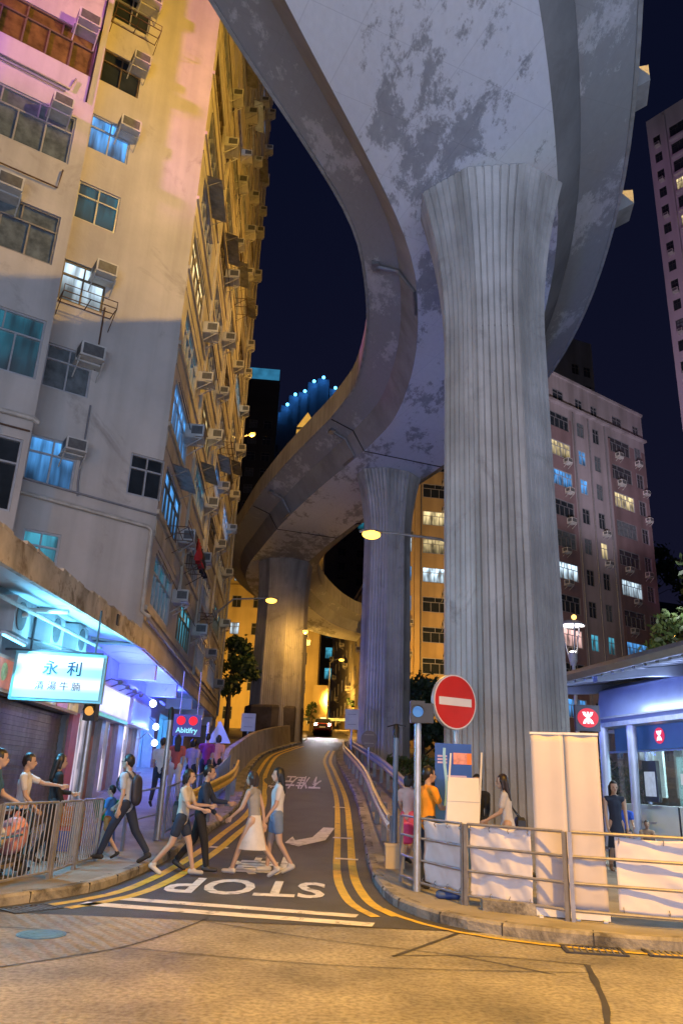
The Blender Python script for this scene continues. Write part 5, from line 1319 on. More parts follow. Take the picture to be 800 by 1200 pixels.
mb = MB(); mb.tube([R_(-.04, .15), R_(.0, 1.05), R_(.11, 2.12)], .016, 8); mb.tube([R_(.50, .15), R_(.50, 1.05), R_(.60, 2.15)], .016, 8); mb.tube([ew.at(.3, .15, -.75), R_(.52, 1.35)], .014, 8); mb.build('rod', white_pl, t)

# ------------------------------------------------------------------ guard rails and parapets of the side road
def zpath(pts, off=0.): return [V((x, y, zr(y)+off)) for x, y in pts]
def guard_rail(label, pts, zoff, mat, posts_every=1.9, side=1, name='guard_rail', beams=(.62,), zf=None, group=None, postm=steel_d):
    P = smooth_path([V((x, y, 0)) for x, y in pts], .5); f = zf or zr
    for p in P: p.z = f(p.y)+zoff
    t = thing(name, label, 'guard rail', P[0], group)
    for bz in beams:
        prof = [(0, .15), (.05, .12), (.05, .06), (0, .02), (0, -.02), (.05, -.06), (.05, -.12), (0, -.15), (-.012, -.15), (.036, -.11), (.036, -.06), (-.012, -.02), (-.012, .02), (.036, .06), (.036, .12), (-.012, .15)]
        rings = []
        for i, p in enumerate(P):
            tt_ = (P[min(i+1, len(P)-1)]-P[max(i-1, 0)]); tt_.z = 0; tt_.normalize(); n = V((-tt_.y, tt_.x, 0))*side
            rings.append([p+n*x+V((0, 0, bz+z)) for x, z in prof])
        MB().loft(rings).build('beam', mat, t, smooth=True)
    acc = 0; last = None
    for i, p in enumerate(P):
        if last is None or (p-last).length >= posts_every or i == len(P)-1:
            if last is not None and i == len(P)-1 and (p-last).length < .8: continue
            mb = MB(); tt_ = (P[min(i+1, len(P)-1)]-P[max(i-1, 0)]); n = V((-tt_.y, tt_.x, 0)).normalized()*side
            mb.box(p-n*.07+V((0, 0, .38)), (.10, .12, .80), math.atan2(tt_.y, tt_.x)); mb.build('post', postm, t); last = p
    return t
galv = M('guard_rail_steel', (.50, .48, .47), .38, .7, var=.15, scale=4)
guard_rail('galvanised guard rail along the right kerb of the side road', [(1.18, 16.0), (1.14, 20), (1.12, 26.4), (.85, 33), (.62, 38), (.62, 42)], .13, galv, side=1, beams=(.66,))
guard_rail('second guard rail on the bank in front of the second pier', [(1.9, 18.0), (1.95, 22), (1.75, 28), (1.35, 33.5), (.95, 39), (.9, 43)], .30, M('guard_rail_grey', (.36, .36, .40), .45, .5, var=.15, scale=4), side=1, beams=(.70,))
yel_s = M('yellow_lit_rail', (.58, .40, .06), .5, .1, var=.2, scale=5)  # yellow lamplight put into the colour of the steel
guard_rail('yellow lit guard rail at the left kerb before the concrete wall', [(-3.02, 17.3), (-2.86, 19.2), (-2.72, 22.4), (-3.0, 26.0)], .13, yel_s, side=-1, beams=(.78,), posts_every=2.2)
guard_rail('pale guard rail across the bend at the head of the road', [(-3.2, 78), (-1.5, 82), (1.2, 84), (3.0, 83)], .6, M('pale_blue_rail', (.35, .5, .55), .4, .4), side=-1, beams=(.6,))
# blue-lit fence panel behind the yellow guard rail
fz = lambda x, y: zr(y)+.13
bl_r = M('blue_railing_paint', (.20, .26, .42), .45, .4, var=.15, scale=5)
rail_panel('blue grey railing behind the yellow guard rail, walkers beyond it', (-3.42, 17.2, 0), (-3.1, 22.3, 0), 'railings of the left pavement', bars=.13, zf=fz, mat=bl_r, rails=(.12, 1.0))
rail_panel('blue grey railing next to the concrete wall end', (-3.1, 22.4, 0), (-3.35, 26.6, 0), 'railings of the left pavement', bars=.13, zf=fz, mat=bl_r, rails=(.12, 1.0))
rail_panel('short double rail beside the signal pole on the left pavement', (-3.85, 15.6, 0), (-3.52, 17.0, 0), 'railings of the left pavement', zf=fz, mat=bl_r, rails=(.5, 1.0))
# concrete parapet wall on the left of the road
P = smooth_path([V((x, y, 0)) for x, y in ((-3.35, 25.5), (-3.45, 28.7), (-3.62, 33.2), (-3.78, 40), (-3.5, 46), (-2.75, 52.6))], .8)
rings = []
for i, p in enumerate(P):
    tt_ = (P[min(i+1, len(P)-1)]-P[max(i-1, 0)]).normalized(); n = V((-tt_.y, tt_.x, 0)); hh = lerp(.9, 1.25, sstep(25.5, 28, p.y)); z = zr(p.y)
    rings.append([p+n*a+V((0, 0, z+b)) for a, b in ((-.10, -.2), (-.02, .25), (.06, hh), (.26, hh), (.30, -.2))])
tag(MB().loft(rings).build('parapet_wall', M('parapet_concrete', (.42, .38, .30), .8, var=.25, scale=1.2, bump=.3, spotc=(.2, .17, .12), spotlim=(.55, .7), spotscale=.7), smooth=True), 'curving concrete parapet wall at the left of the rising road', 'wall')
# left pavement railings with upright bars
gL = 'barred railings of the left corner'
LP = [(-5.0, 8.95), (-4.28, 10.75), (-4.02, 12.3), (-4.02, 13.4), (-4.0, 14.5)]
for l, p, q in zip(('barred railing panel at the left edge in front of the cart', 'barred railing panel before the white cart load', 'narrow barred railing panel beside the dark dressed walker', 'last barred railing panel next to the striding man'), LP, LP[1:]):
    rail_panel(l, p+(0,), q+(0,), gL, bars=.105, h=1.05, rails=(.10, 1.0), mat=M('railing_bare_steel', (.36, .35, .35), .45, .6, var=.2, scale=5))

# ------------------------------------------------------------------ signs, signals and posts
def disc(mb, c, r, n, dep, seg=36):
    n = V(n).normalized(); x = n.cross(V((0, 0, 1))).normalized(); y = V((0, 0, 1))
    mb.prism([(r*math.cos(2*math.pi*k/seg), r*math.sin(2*math.pi*k/seg)) for k in range(seg)], c, x, y, n*dep); return x, y, n
ns = thing('no_entry_sign', 'round red no entry sign with white bar on a steel post', 'road sign', (2.16, 13.84, PV))
mb = MB(); mb.tube([(2.16, 13.84, PV), (2.16, 13.84, 3.35)], .042, 10); mb.build('post', steel, ns, smooth=True)
nd = V((.50, -.86, 0)).normalized(); c0 = V((2.12, 13.72, 3.03))
mb = MB(); disc(mb, c0-nd*.05, .475, nd, .07); dk = mb.build('back_plate', M('sign_grey', (.40, .40, .42), .5, .3), ns)
mb = MB(); x_, y_, n_ = disc(mb, c0+nd*.021, .465, nd, .003); mb.build('rim', white_pl, ns)
mb = MB(); disc(mb, c0+nd*.0245, .445, nd, .003); mb.build('face', red_m, ns)
mb = MB(); mb.prism([(-.36, -.068), (.36, -.068), (.36, .068), (-.36, .068)], c0+nd*.028, x_, y_, nd*.003); mb.build('bar', white_pl, ns)
mb = MB(); mb.prism([(-.31, -.31), (.31, -.31), (.31, .31), (-.31, .31)], c0-nd*.09, x_, y_, nd*.028); mb.build('fixing_plate', dark, ns)
def plate_sign(label, base, ztop, wd, ht, mat, name='road_sign', round_=False, n=(0, -1, 0)):
    b = V(base); t = thing(name, label, 'road sign', b)
    mb = MB(); mb.tube([b, V((b.x, b.y, ztop))], .038, 8); mb.build('post', steel, t, smooth=True)
    c = V((b.x, b.y, ztop-ht/2)); n = V(n).normalized()
    mb = MB()
    if round_: disc(mb, c+n*.05, ht/2, n, .02)
    else:
        x = n.cross(V((0, 0, 1))); mb.prism([(-wd/2, -ht/2), (wd/2, -ht/2), (wd/2, ht/2), (-wd/2, ht/2)], c+n*.04, x, (0, 0, 1), n*.02)
    pl = mb.build('plate', mat, t)
    mb = MB(); x = n.cross(V((0, 0, 1)))
    for s_ in (-1, 1): mb.bar(c+n*(.075 if round_ else .065)+V((0, 0, s_*ht*.25))-x*wd*.3, c+n*(.075 if round_ else .065)+V((0, 0, s_*ht*.25))+x*wd*.3, .02, .03)
    mb.build('clamp', steel_d, t); return t
backm = M('sign_back', (.46, .45, .44), .5, .3, var=.1)
plate_sign('pale blank back of a road sign behind the left concrete wall', (-4.35, 41, 2.8), 4.75, .72, .9, backm)
plate_sign('pale blank back of a road sign at the right kerb by the second pier', (.86, 35.5, 2.2), 4.7, .62, .88, backm)
plate_sign('dark round back of a road sign in front of the second pier', (1.42, 30.5, 1.7), 3.5, .62, .62, M('dark_sign_back', (.09, .09, .11), .5, .3), round_=True)
t = thing('warning_sign', 'triangular sign on a post among the blue lit shop posts', 'road sign', (-3.95, 27.6, 1.4))
mb = MB(); mb.tube([(-3.95, 27.6, 1.4), (-3.95, 27.6, 3.4)], .04, 8); mb.build('post', white_pl, t)
mb = MB(); mb.prism([(-.42, 0), (.42, 0), (0, .76)], (-3.9, 27.54, 2.7), (1, 0, 0), (0, 0, 1), (0, .02, 0)); mb.build('plate', M('triangle_plate', (.45, .55, .75), .4, var=.1), t)
mb = MB(); mb.box((-4.0, 27.54, 1.75), (.3, .02, .9)); mb.build('notice', M('teal_notice', (.1, .35, .35), .5, var=.5, scale=9), t)
# sign on the flyover seen from below, yellow light on it put into a glow
t = thing('flyover_sign', 'yellow lit triangular sign over a square plate on the flyover edge', 'road sign', (-2.35, 42.0, 18.9))
mb = MB(); mb.tube([(-2.35, 42.0, 18.9), (-2.35, 42.0, 22.6)], .05, 8); mb.build('post', dark, t)
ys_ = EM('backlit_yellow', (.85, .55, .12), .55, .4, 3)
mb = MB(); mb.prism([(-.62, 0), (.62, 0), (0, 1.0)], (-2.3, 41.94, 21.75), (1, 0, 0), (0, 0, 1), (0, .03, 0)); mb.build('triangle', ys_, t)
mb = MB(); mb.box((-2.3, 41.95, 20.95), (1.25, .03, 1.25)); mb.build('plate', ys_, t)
mb = MB(); mb.box((-2.3, 41.93, 21.65), (1.25, .02, .08)); mb.box((-2.3, 41.925, 20.95), (.08, .02, 1.2)); mb.build('strap', dark, t)
# signal posts
def post(label, base, top, r, mat, name='post', cap=True):
    b = V(base); t = thing(name, label, 'post', b)
    mb = MB(); mb.tube([b, V((b.x, b.y, top))], r, 12); mb.build('pole', mat, t, smooth=True)
    if cap: MB().lathe([(r*1.15, top-.22), (r*1.15, top-.01), (r*.6, top+.05)], 12, (b.x, b.y, 0)).build('cap', black, t, smooth=True)
    return t
blue_post = M('blue_grey_post', (.16, .21, .30), .45, .3, var=.12, scale=4)
t = post('slim blue grey post with black cap by the right guard rail', (1.28, 15.9, .27), 2.72, .052, blue_post)
mb = MB(); mb.tube([(1.1, 15.8, 2.7), (1.28, 15.9, 2.76), (1.46, 15.8, 2.72)], .014, 6); mb.build('bracket', dark, t)
def signal(label, base, top, side, col, n=(0, -1, 0)):
    b = V(base); t = thing('traffic_signal', label, 'traffic signal', b)
    mb = MB(); mb.tube([b, V((b.x, b.y, top))], .055, 12); mb.build('pole', steel, t, smooth=True)
    c = V((b.x+side*.16, b.y-.03, top-.05))
    mb = MB(); mb.box(c, (.22, .24, .34)); mb.build('housing', black, t)
    mb = MB(); mb.lathe([(.085, 0), (.085, .012)], 18, c+V((0, -.122, 0)), R=Matrix.Rotation(rad(90), 3, 'X')); mb.build('lens', col, t)
    mb = MB(); mb.lathe([(.10, 0), (.10, .13)], 18, c+V((0, -.121, .0)), R=Matrix.Rotation(rad(90), 3, 'X')); bmv = mb
    mb = MB(); mb.tube([c+V((.1*math.cos(a), -.19, .1*math.sin(a))) for a in [math.pi*k/8 for k in range(9)]], .012, 5); mb.build('visor', black, t); return t
t = signal('tall post with a small blue lit signal box behind the railing', (1.36, 12.62, PV), 2.78, -.10, EM('blue_glint', (.05, .30, .9), .45))  # lens glows in place of blue light caught on the box
mb = MB(); mb.box((1.52, 12.63, 2.72), (.16, .2, .3)); mb.build('back_housing', black, t)
signal('traffic signal pole before the pink pillar, housing lit amber', (-4.55, 14.9, .2), 2.74, .04, EM('amber_lens', (1.0, .45, .08), .9))
post('grey pole on the left pavement edge beside the short rail', (-3.48, 17.0, .35), 2.95, .05, steel, 'post')
post('white post at the shop corner under the overhang', (-4.25, 27.2, 1.35), 3.35, .05, white_pl, cap=False)

# ------------------------------------------------------------------ people
def cap_(mb, a, b, ra, rb, fl=1., n=10):
    """a tapered rounded limb from a to b; fl flattens it front to back"""
    a, b = V(a), V(b); t = b-a; L = t.length
    if L < 1e-5: t = V((0, 0, 1)); L = 1e-5
    t.normalize(); x = V((1, 0, 0)); x = (x-t*x.dot(t)); x = x.normalized() if x.length > .2 else t.cross(V((0, 1, 0))).normalized(); y = t.cross(x)
    rings = []
    for k in range(4):
        f = math.pi/2*(k/3-1); rings.append((a+t*ra*math.sin(f)*.9, max(.002, ra*math.cos(f))))
    for k in range(4):
        f = math.pi/2*(k/3); rings.append((b+t*rb*math.sin(f)*.9, max(.002, rb*math.cos(f))))
    mb.loft([[c+x*(r*math.cos(2*math.pi*j/n))+y*(r*fl*math.sin(2*math.pi*j/n)) for j in range(n)] for c, r in rings])
def weld(mb, name, mat, parent, vox=.013, sm=4):
    me = mb.mesh(name, mat); o = bpy.data.objects.new(name, me); COL.objects.link(o)
    md = o.modifiers.new('r', 'REMESH'); md.mode = 'VOXEL'; md.voxel_size = vox
    m2 = o.modifiers.new('s', 'SMOOTH'); m2.iterations = sm; m2.factor = .5
    dg = bpy.context.evaluated_depsgraph_get(); e = bpy.data.meshes.new_from_object(o.evaluated_get(dg))
    o.modifiers.clear(); o.data = e; bpy.data.meshes.remove(me); e.name = name
    if not e.materials: e.materials.append(mat)
    e.polygons.foreach_set('use_smooth', [True]*len(e.polygons))
    o.parent = parent; return o
SKIN = [M('skin_light', (.50, .33, .24), .55, var=.06), M('skin_tan', (.42, .26, .18), .55, var=.06)]
HAIR = M('black_hair', (.012, .010, .009), .45, var=.3, scale=30); HAIRB = M('brown_hair', (.035, .02, .013), .45, var=.3, scale=30)
def cloth(name, col): return M('cloth_'+name, col, .85, var=.12, scale=5, bump=.25, bscale=12)
EYE = M('eye_dark', (.01, .01, .01), .25); LIP = M('lip', (.30, .10, .09), .5)
def person(label, loc, face, h=1.7, stride=0., phase=1, arms=((10, 20), (-10, 15)), lean=0., top=None, sleeve='short', bot=None, kind='trousers', hair='short', hm=HAIR, skin=0, shoe=None, group=None, look=0., dress=None, slim=1., fine=True, knee=25, sit=False):
    """face: heading in degrees, 0 looks away from the camera (+Y), 90 to the left (-X)"""
    s = h/1.72; t = thing('person', label, 'person', loc, group, rad(face), wb=False)
    t['category'] = 'person'; vox = .0125 if fine else .02
    sk = SKIN[skin]; f = lambda *p: V(p)*s
    def leg(side, a, b):
        hp = V((side*.092*slim, 0, .0)); a_, b_ = rad(a), rad(a-b)
        k = hp+V((side*.01, math.sin(a_), -math.cos(a_)))*.43; an = k+V((0, math.sin(b_), -math.cos(b_)))*.41
        return hp, k, an, b_
    if sit: L = leg(-1, 82, 85); R = leg(1, 80, 80)
    else:
        front, rear = (stride, 6), (-stride*.85, knee if stride else 2)
        L = leg(-1, *(front if phase > 0 else rear)); R = leg(1, *(rear if phase > 0 else front))
    feet = []
    for hp, k, an, b_ in (L, R):
        pitch = 0 if b_ > -.25 else -b_*.9                              # heel lifts on the trailing foot
        d = V((0, math.cos(pitch), -math.sin(pitch))); heel = an+V((0, -.045, -.05)); toe = an+V((0, 0, -.055))+d*.17
        feet.append((heel, toe))
    low = min(min(a.z, b.z) for a, b in feet)-.034; pz = -low
    up = lambda v: V((v.x, v.y, v.z+pz))*s
    ln = rad(lean); tdir = V((0, math.sin(ln), math.cos(ln)))
    P0 = V((0, 0, 0)); chest = P0+tdir*.37; sh = P0+tdir*.50; nk = P0+tdir*.57; hd = nk+tdir*.135+V((0, .02, 0))
    SW = .19*slim
    body = MB()
    C = lambda a, b, ra, rb, fl=1.: cap_(body, up(a), up(b), ra*s, rb*s, fl)
    for (hp, k, an, b_), (he, to) in zip((L, R), feet):
        C(hp, k, .082*slim, .056, 1); C(k, an, .055, .036, 1); C(an, an+V((0, 0, -.03)), .036, .036); C(he, to, .036, .030, 1)
    C(P0+V((-.06, 0, .02)), P0+V((.06, 0, .02)), .105*slim, .105*slim, .85); C(P0+tdir*.05, P0+tdir*.2, .12*slim, .105*slim, .72); C(P0+tdir*.2, chest, .11*slim, .135*slim, .70); C(chest, sh, .135*slim, .10, .66)
    C(sh+V((-SW*.8, 0, -.02)), sh+V((SW*.8, 0, -.02)), .055, .055); C(sh, nk, .06, .05); C(nk, nk+tdir*.06, .05, .05)
    hr = Matrix.Rotation(rad(look), 3, 'Z')
    hv = lambda x, y, z: up(hd+hr @ V((x, y, z)))
    body.ball(up(hd+V((0, .0, .02))), .105*s, (.76, .93, 1.06), 14, 10, R=hr); cap_(body, hv(0, .03, -.05), hv(0, .055, -.075), .06*s, .045*s)
    cap_(body, hv(0, .085, .01), hv(0, .115, -.022), .012*s, .017*s)
    for sd in (-1, 1): body.ball(hv(sd*.082, -.005, -.005), .026*s, (.35, .7, 1.2), 8, 6, R=hr)
    cap_(body, hv(-.018, .098, -.052), hv(.018, .098, -.052), .010*s, .010*s)
    # arms and hands
    arm = []
    for sd, (sw, el) in zip((-1, 1), arms):
        a_, e_ = rad(sw), rad(sw+el); sp_ = sh+V((sd*SW, 0, -.025)); out = sd*.10
        eb = sp_+V((out*.45, math.sin(a_), -math.cos(a_))).normalized()*.28; wr = eb+V((-sd*.02, math.sin(e_), -math.cos(e_))).normalized()*.245
        C(sp_, eb, .050, .038); C(eb, wr, .038, .026); arm.append((sp_, eb, wr))
        d = (wr-eb).normalized(); pl = wr+d*.065; side = V((sd, 0, 0)); side = (side-d*side.dot(d)).normalized(); fw = d.cross(side)*sd
        C(wr, pl, .028, .034, .7)
        if fine:
            for i, ll in enumerate((.062, .072, .068, .052)):
                w_ = fw*(.030-.020*i); cur = -side*.022
                C(pl+w_*.9+d*.01, pl+w_+d*(.03+ll*.5)+cur*.3, .0115, .0105); C(pl+w_+d*(.03+ll*.5)+cur*.3, pl+w_+d*(.025+ll)+cur*1.4, .0105, .009)
            C(wr+d*.025+fw*.025, wr+d*.06+fw*.052-side*.01, .0125, .0115); C(wr+d*.06+fw*.052-side*.01, wr+d*.095+fw*.05-side*.02, .0115, .010)
        else: C(pl, pl+d*.07-side*.015, .03, .018, .6)
    weld(body, 'body', sk, t, vox, 2 if fine else 4)
    # eyes and mouth
    mb = MB()
    for sd in (-1, 1): mb.ball(hv(sd*.034, .091, .012), .0115*s, (1.2, .5, .7), 8, 6, R=hr)
    mb.build('eye', EYE, t, local=True, smooth=True)
    mb = MB(); cap_(mb, hv(-.02, .107, -.053), hv(.02, .107, -.053), .005*s, .005*s); mb.build('mouth', LIP, t, local=True, smooth=True)
    # hair
    hb = MB()
    hb.ball(hv(0, -.014, .038), .112*s, (.80, .93, 1.0), 14, 10, R=hr)
    if hair in ('long', 'bob', 'tail'):
        ln_ = {'long': .30, 'bob': .10, 'tail': .05}[hair]
        for x in (-.05, 0, .05): cap_(hb, hv(x, -.06, .02), hv(x*.9, -.075-.05*(hair == 'long'), -ln_), .055*s, .035*s)
        for sd in (-1, 1): cap_(hb, hv(sd*.076, .0, .03), hv(sd*.080, -.015, -min(ln_, .12)), .024*s, .018*s)
        if hair == 'tail': cap_(hb, hv(0, -.11, .05), hv(0, -.16, -.16), .035*s, .015*s)
    else: cap_(hb, hv(0, -.075, .0), hv(0, -.06, -.05), .05*s, .04*s)
    # keep the face clear
    ho = weld(hb, 'hair', hm, t, vox, 3)
    bm = bmesh.new(); bm.from_mesh(ho.data); inv = hr.inverted(); hc = up(hd)
    kill = [v for v in bm.verts if (lambda q: q.y > .045*s and q.z < .075*s)(inv @ (v.co-hc))]
    bmesh.ops.delete(bm, geom=kill, context='VERTS'); bm.to_mesh(ho.data); bm.free()
    # clothes
    if top:
        tb = MB(); T = lambda a, b, ra, rb, fl=1.: cap_(tb, up(a), up(b), ra*s, rb*s, fl)
        T(P0+tdir*.0, P0+tdir*.2, .137*slim, .125*slim, .80); T(P0+tdir*.2, chest, .128*slim, .152*slim, .76); T(chest, sh-tdir*.01, .150*slim, .105, .72); T(sh+V((-SW*.85, 0, -.02)), sh+V((SW*.85, 0, -.02)), .068, .068); T(sh, sh+tdir*.035, .074, .064)
        for sp_, eb, wr in arm:
            if sleeve == 'short': T(sp_, sp_.lerp(eb, .62), .066, .058)
            elif sleeve == 'long': T(sp_, eb, .064, .052); T(eb, eb.lerp(wr, .92), .052, .040)
        weld(tb, 'shirt', top, t, vox*1.15, 3)
    if bot or dress:
        bb = MB(); B = lambda a, b, ra, rb, fl=1.: cap_(bb, up(a), up(b), ra*s, rb*s, fl)
        if kind == 'skirt':
            hem = .46; n = 20; rings = []
            mid = (L[1]+R[1])*.5
            for k in range(7):
                u = k/6; c = P0.lerp(V((mid.x, mid.y*.9, -hem)), u)+V((0, 0, .10*(1-u))); rx = lerp(.128, .20, u)*slim; ry = lerp(.10, .17+abs(L[1].y-R[1].y)*.28, u)
                rings.append([up(c+V((rx*math.cos(6.2832*j/n)*(1+.05*u*math.sin(j*2.6)), ry*math.sin(6.2832*j/n)*(1+.05*u*math.sin(j*2.6+1)), 0))) for j in range(n)])
            bb.loft(rings); o = bb.build('skirt', bot, t, local=True, smooth=True)
        else:
            B(P0+V((-.055, 0, .015)), P0+V((.055, 0, .015)), .122*slim, .122*slim, .86); B(P0+tdir*.03, P0+tdir*.10, .128*slim, .124*slim, .78)
            for hp, k, an, b_ in (L, R):
                if kind == 'shorts': B(hp, hp.lerp(k, .55), .098*slim, .094)
                else: B(hp, k, .098*slim, .072); B(k, an.lerp(k, .04), .072, .054)
            weld(bb, 'shorts' if kind == 'shorts' else 'trousers', bot, t, vox*1.2, 3)
    for he, to in feet:
        sb = MB(); cap_(sb, up(he), up(to), .043*s, .037*s); cap_(sb, up(he+V((0, 0, .005))), up(he+V((0, .07, .035))), .042*s, .040*s)
        weld(sb, 'shoe', shoe or M('dark_shoe', (.03, .028, .028), .5), t, vox*1.1, 2)
    t['_h'] = pz*s
    return t, (up, sh, arm, hd, tdir, s)
def backpack(t, info, mat, label, both=True):
    """worn on the back: moves with the wearer's thing but can be taken off"""
    up, sh, arm, hd, tdir, s = info; mb = MB(); c = sh-tdir*.24+V((0, -.17, 0))
    cap_(mb, up(c+tdir*.13), up(c-tdir*.13), .14*s, .15*s, .55); o = weld(mb, 'backpack', mat, None, .016, 3)
    M4 = Matrix.Translation(t.location) @ Matrix.Rotation(t.rotation_euler.z, 4, 'Z'); o.data.transform(M4)
    tag(o, label, 'backpack'); og = V(t.location)+V((0, 0, .9)); o.data.transform(Matrix.Translation(-og)); o.location = og; ORIG[o.name] = og
    mb = MB()
    for sd in (-1, 1):
        p = [sh+V((sd*.10, -.13, -.06)), sh+V((sd*.11, .0, .055)), sh+V((sd*.11, .12, -.06)), sh+V((sd*.12, .13, -.20)), sh+V((sd*.15, -.06, -.33))]
        mb.tube([M4 @ up(q) for q in smooth_path(p, .05)], .018*s, 6)
    mb.build('strap', mat, o, smooth=True); return o
def handbag(name, label, t, info, off, size, mat, strap=True):
    up, sh, arm, hd, tdir, s = info; M4 = Matrix.Translation(t.location) @ Matrix.Rotation(t.rotation_euler.z, 4, 'Z')
    c = M4 @ (V(off)*s); mb = MB(); x, y, z = size
    mb.loft([[c+V((sx*x*.5*k, sy*y*.5*k, zz)) for sx, sy in ((-1, -1), (1, -1), (1, 1), (-1, 1))] for zz, k in ((-z*.5, .8), (-z*.4, 1), (z*.3, .95), (z*.5, .7))])
    o = mb.build(name, mat, smooth=False); tag(o, label, name.replace('_', ' '))
    if strap:
        top = M4 @ up(sh+V((.12 if off[0] > 0 else -.12, 0, .06)))
        mb = MB(); mb.tube([c+V((0, y*.3, z*.45)), (c+top)/2+V((0, .03, 0)), top, (c+top)/2-V((0, .03, 0)), c+V((0, -y*.3, z*.45))], .010, 6); mb.build('strap', mat, o)
    return o
PZ = lambda x, y: zr(y)+.138
white_c = cloth('white', (.62, .60, .60)); pale_c = cloth('pale_blue_grey', (.42, .45, .52)); navy_c = cloth('navy', (.02, .03, .06)); blackc = cloth('black', (.016, .016, .019)); teal_c = cloth('deep_blue', (.03, .10, .20))
# left corner
person('person in a deep blue shirt behind the left edge railing', (-4.72, 11.5, .135), -70, 1.70, 14, arms=((25, 40), (-10, 20)), top=teal_c, bot=navy_c)
person('person in a white shirt stretching an arm by the cart', (-4.75, 12.7, .138), -80, 1.66, 8, arms=((70, 15), (15, 30)), top=white_c, bot=blackc)
person('person dressed in black standing by the shutter with long hair', (-4.66, 13.9, .165), -60, 1.66, 6, arms=((15, 70), (5, 20)), top=blackc, sleeve='long', bot=blackc, hair='long')
t, inf = person('striding man in a pale shirt and dark trousers with glasses', (-3.52, 14.3, .178), 78, 1.74, 27, 1, arms=((-8, 20), (12, 30)), lean=4, top=pale_c, bot=navy_c, knee=16)
backpack(t, inf, M('dark_nylon', (.03, .03, .045), .6), 'dark backpack worn by the striding man')
up, sh, arm, hd, tdir, s_ = inf
mb = MB()
for sd in (-1, 1): mb.tube([up(hd+V((sd*.034+.022*math.cos(a), .104, .012+.018*math.sin(a)))) for a in [k*.7 for k in range(10)]], .003, 5)
mb.bar(up(hd+V((-.015, .106, .014))), up(hd+V((.015, .106, .014))), .004, .004)
for sd in (-1, 1): mb.bar(up(hd+V((sd*.056, .10, .016))), up(hd+V((sd*.085, .0, .016))), .004, .004)
mb.build('glasses', black, t, local=True)
person('child in orange shorts half hidden behind the striding man', (-3.92, 14.75, .2), 80, 1.18, 18, -1, arms=((10, 30), (0, 20)), top=cloth('sky_blue', (.08, .25, .6)), bot=cloth('orange', (.6, .2, .05)), kind='shorts')
t, inf = person('woman in a cream top and dark shorts crossing at the left kerb', (-2.50, 14.1, .045), -95, 1.66, 20, 1, arms=((30, 60), (25, 55)), lean=3, top=cloth('cream', (.55, .50, .42)), bot=navy_c, kind='shorts', hair='bob', shoe=M('white_shoe', (.5, .48, .46), .5))
handbag('shoulder_bag', 'black shoulder bag on the woman at the left kerb', t, inf, (-.20, -.15, 1.02), (.12, .30, .34), black)
person('man in dark clothes reaching forward beside the woman at the kerb', (-2.26, 14.55, .06), -90, 1.72, 16, -1, arms=((30, 55), (12, 35)), lean=6, top=navy_c, sleeve='long', bot=blackc, skin=1)
# two women on the road
t, inf = person('woman in a grey top and long white skirt crossing the road', (-1.28, 14.3, .05), 68, 1.68, 26, 1, arms=((22, 30), (-22, 10)), lean=7, top=cloth('grey', (.30, .30, .31)), sleeve='none', bot=white_c, kind='skirt', hair='bob', hm=HAIRB, shoe=M('pale_shoe', (.55, .52, .5), .5), knee=20)
t, inf = person('woman in a loose white blouse and short denim crossing the road', (-.93, 14.75, .07), 100, 1.70, 10, -1, arms=((10, 25), (-15, 15)), top=cloth('white_blouse', (.64, .62, .62)), sleeve='short', bot=cloth('denim', (.16, .22, .34)), kind='shorts', hair='long', shoe=M('white_shoe', (.5, .48, .46), .5), slim=1.12)
# people under the overhang
cr = [('person in a white shirt with back turned at the left of the crowd', white_c, navy_c, 'short', -4.55, 21.6, 1.70, 0), ('person in a red patterned top in the middle of the crowd', cloth('red_pattern', (.45, .10, .09)), white_c, 'long', -4.35, 22.6, 1.74, 20), ('person in a violet white top between red and purple walkers', cloth('lilac', (.40, .32, .58)), navy_c, 'bob', -4.0, 23.2, 1.62, -20), ('person in a purple shirt seen from behind in the crowd', cloth('purple', (.22, .03, .22)), navy_c, 'short', -3.82, 24.6, 1.70, 5), ('person in a salmon top at the right end of the crowd', cloth('salmon', (.62, .30, .24)), blackc, 'bob', -3.62, 25.6, 1.62, -10)]
for i, (l, tc, bc, ha, x, y, h, fc) in enumerate(cr):
    person(l, (x, y, PZ(x, y)), fc, h, 12, 1 if i % 2 else -1, arms=((10, 30), (-8, 25)), top=tc, bot=bc, hair=ha, fine=False)
# right corner
person('man in an orange shirt with dark arm guards facing right', (1.57, 13.0, PV), -70, 1.72, 3, arms=((30, 60), (25, 65)), top=cloth('bright_orange', (.80, .30, .015)), bot=navy_c, skin=1, slim=1.12)
person('person in pale pink behind the signal post holding a pink bag', (1.50, 15.5, .25), -30, 1.50, 4, arms=((5, 35), (5, 35)), top=cloth('pale_pink', (.60, .42, .40)), bot=cloth('pink', (.65, .10, .16)), kind='shorts', hair='bob')
person('shadowy person in black standing before the large pier', (2.72, 15.0, PV), 160, 1.66, 3, arms=((10, 40), (10, 30)), top=blackc, sleeve='long', bot=blackc, hair='bob', skin=1)
t, inf = person('woman in a white dress with long wavy hair walking left', (3.10, 14.2, PV), 75, 1.70, 17, 1, arms=((15, 45), (-12, 25)), lean=5, top=cloth('dress_white', (.60, .57, .58)), sleeve='short', bot=cloth('dress_white', (.60, .57, .58)), kind='skirt', hair='long', hm=HAIRB)
handbag('handbag', 'black handbag hanging behind the woman in the white dress', t, inf, (.24, -.20, .92), (.14, .30, .26), black)
person('woman in a sleeveless dark dress standing by the low wall', (5.78, 16.5, PV), 176, 1.66, 3, arms=((6, 12), (6, 12)), top=navy_c, sleeve='none', bot=navy_c, kind='skirt', hair='long', shoe=M('sandal', (.2, .12, .08), .6))
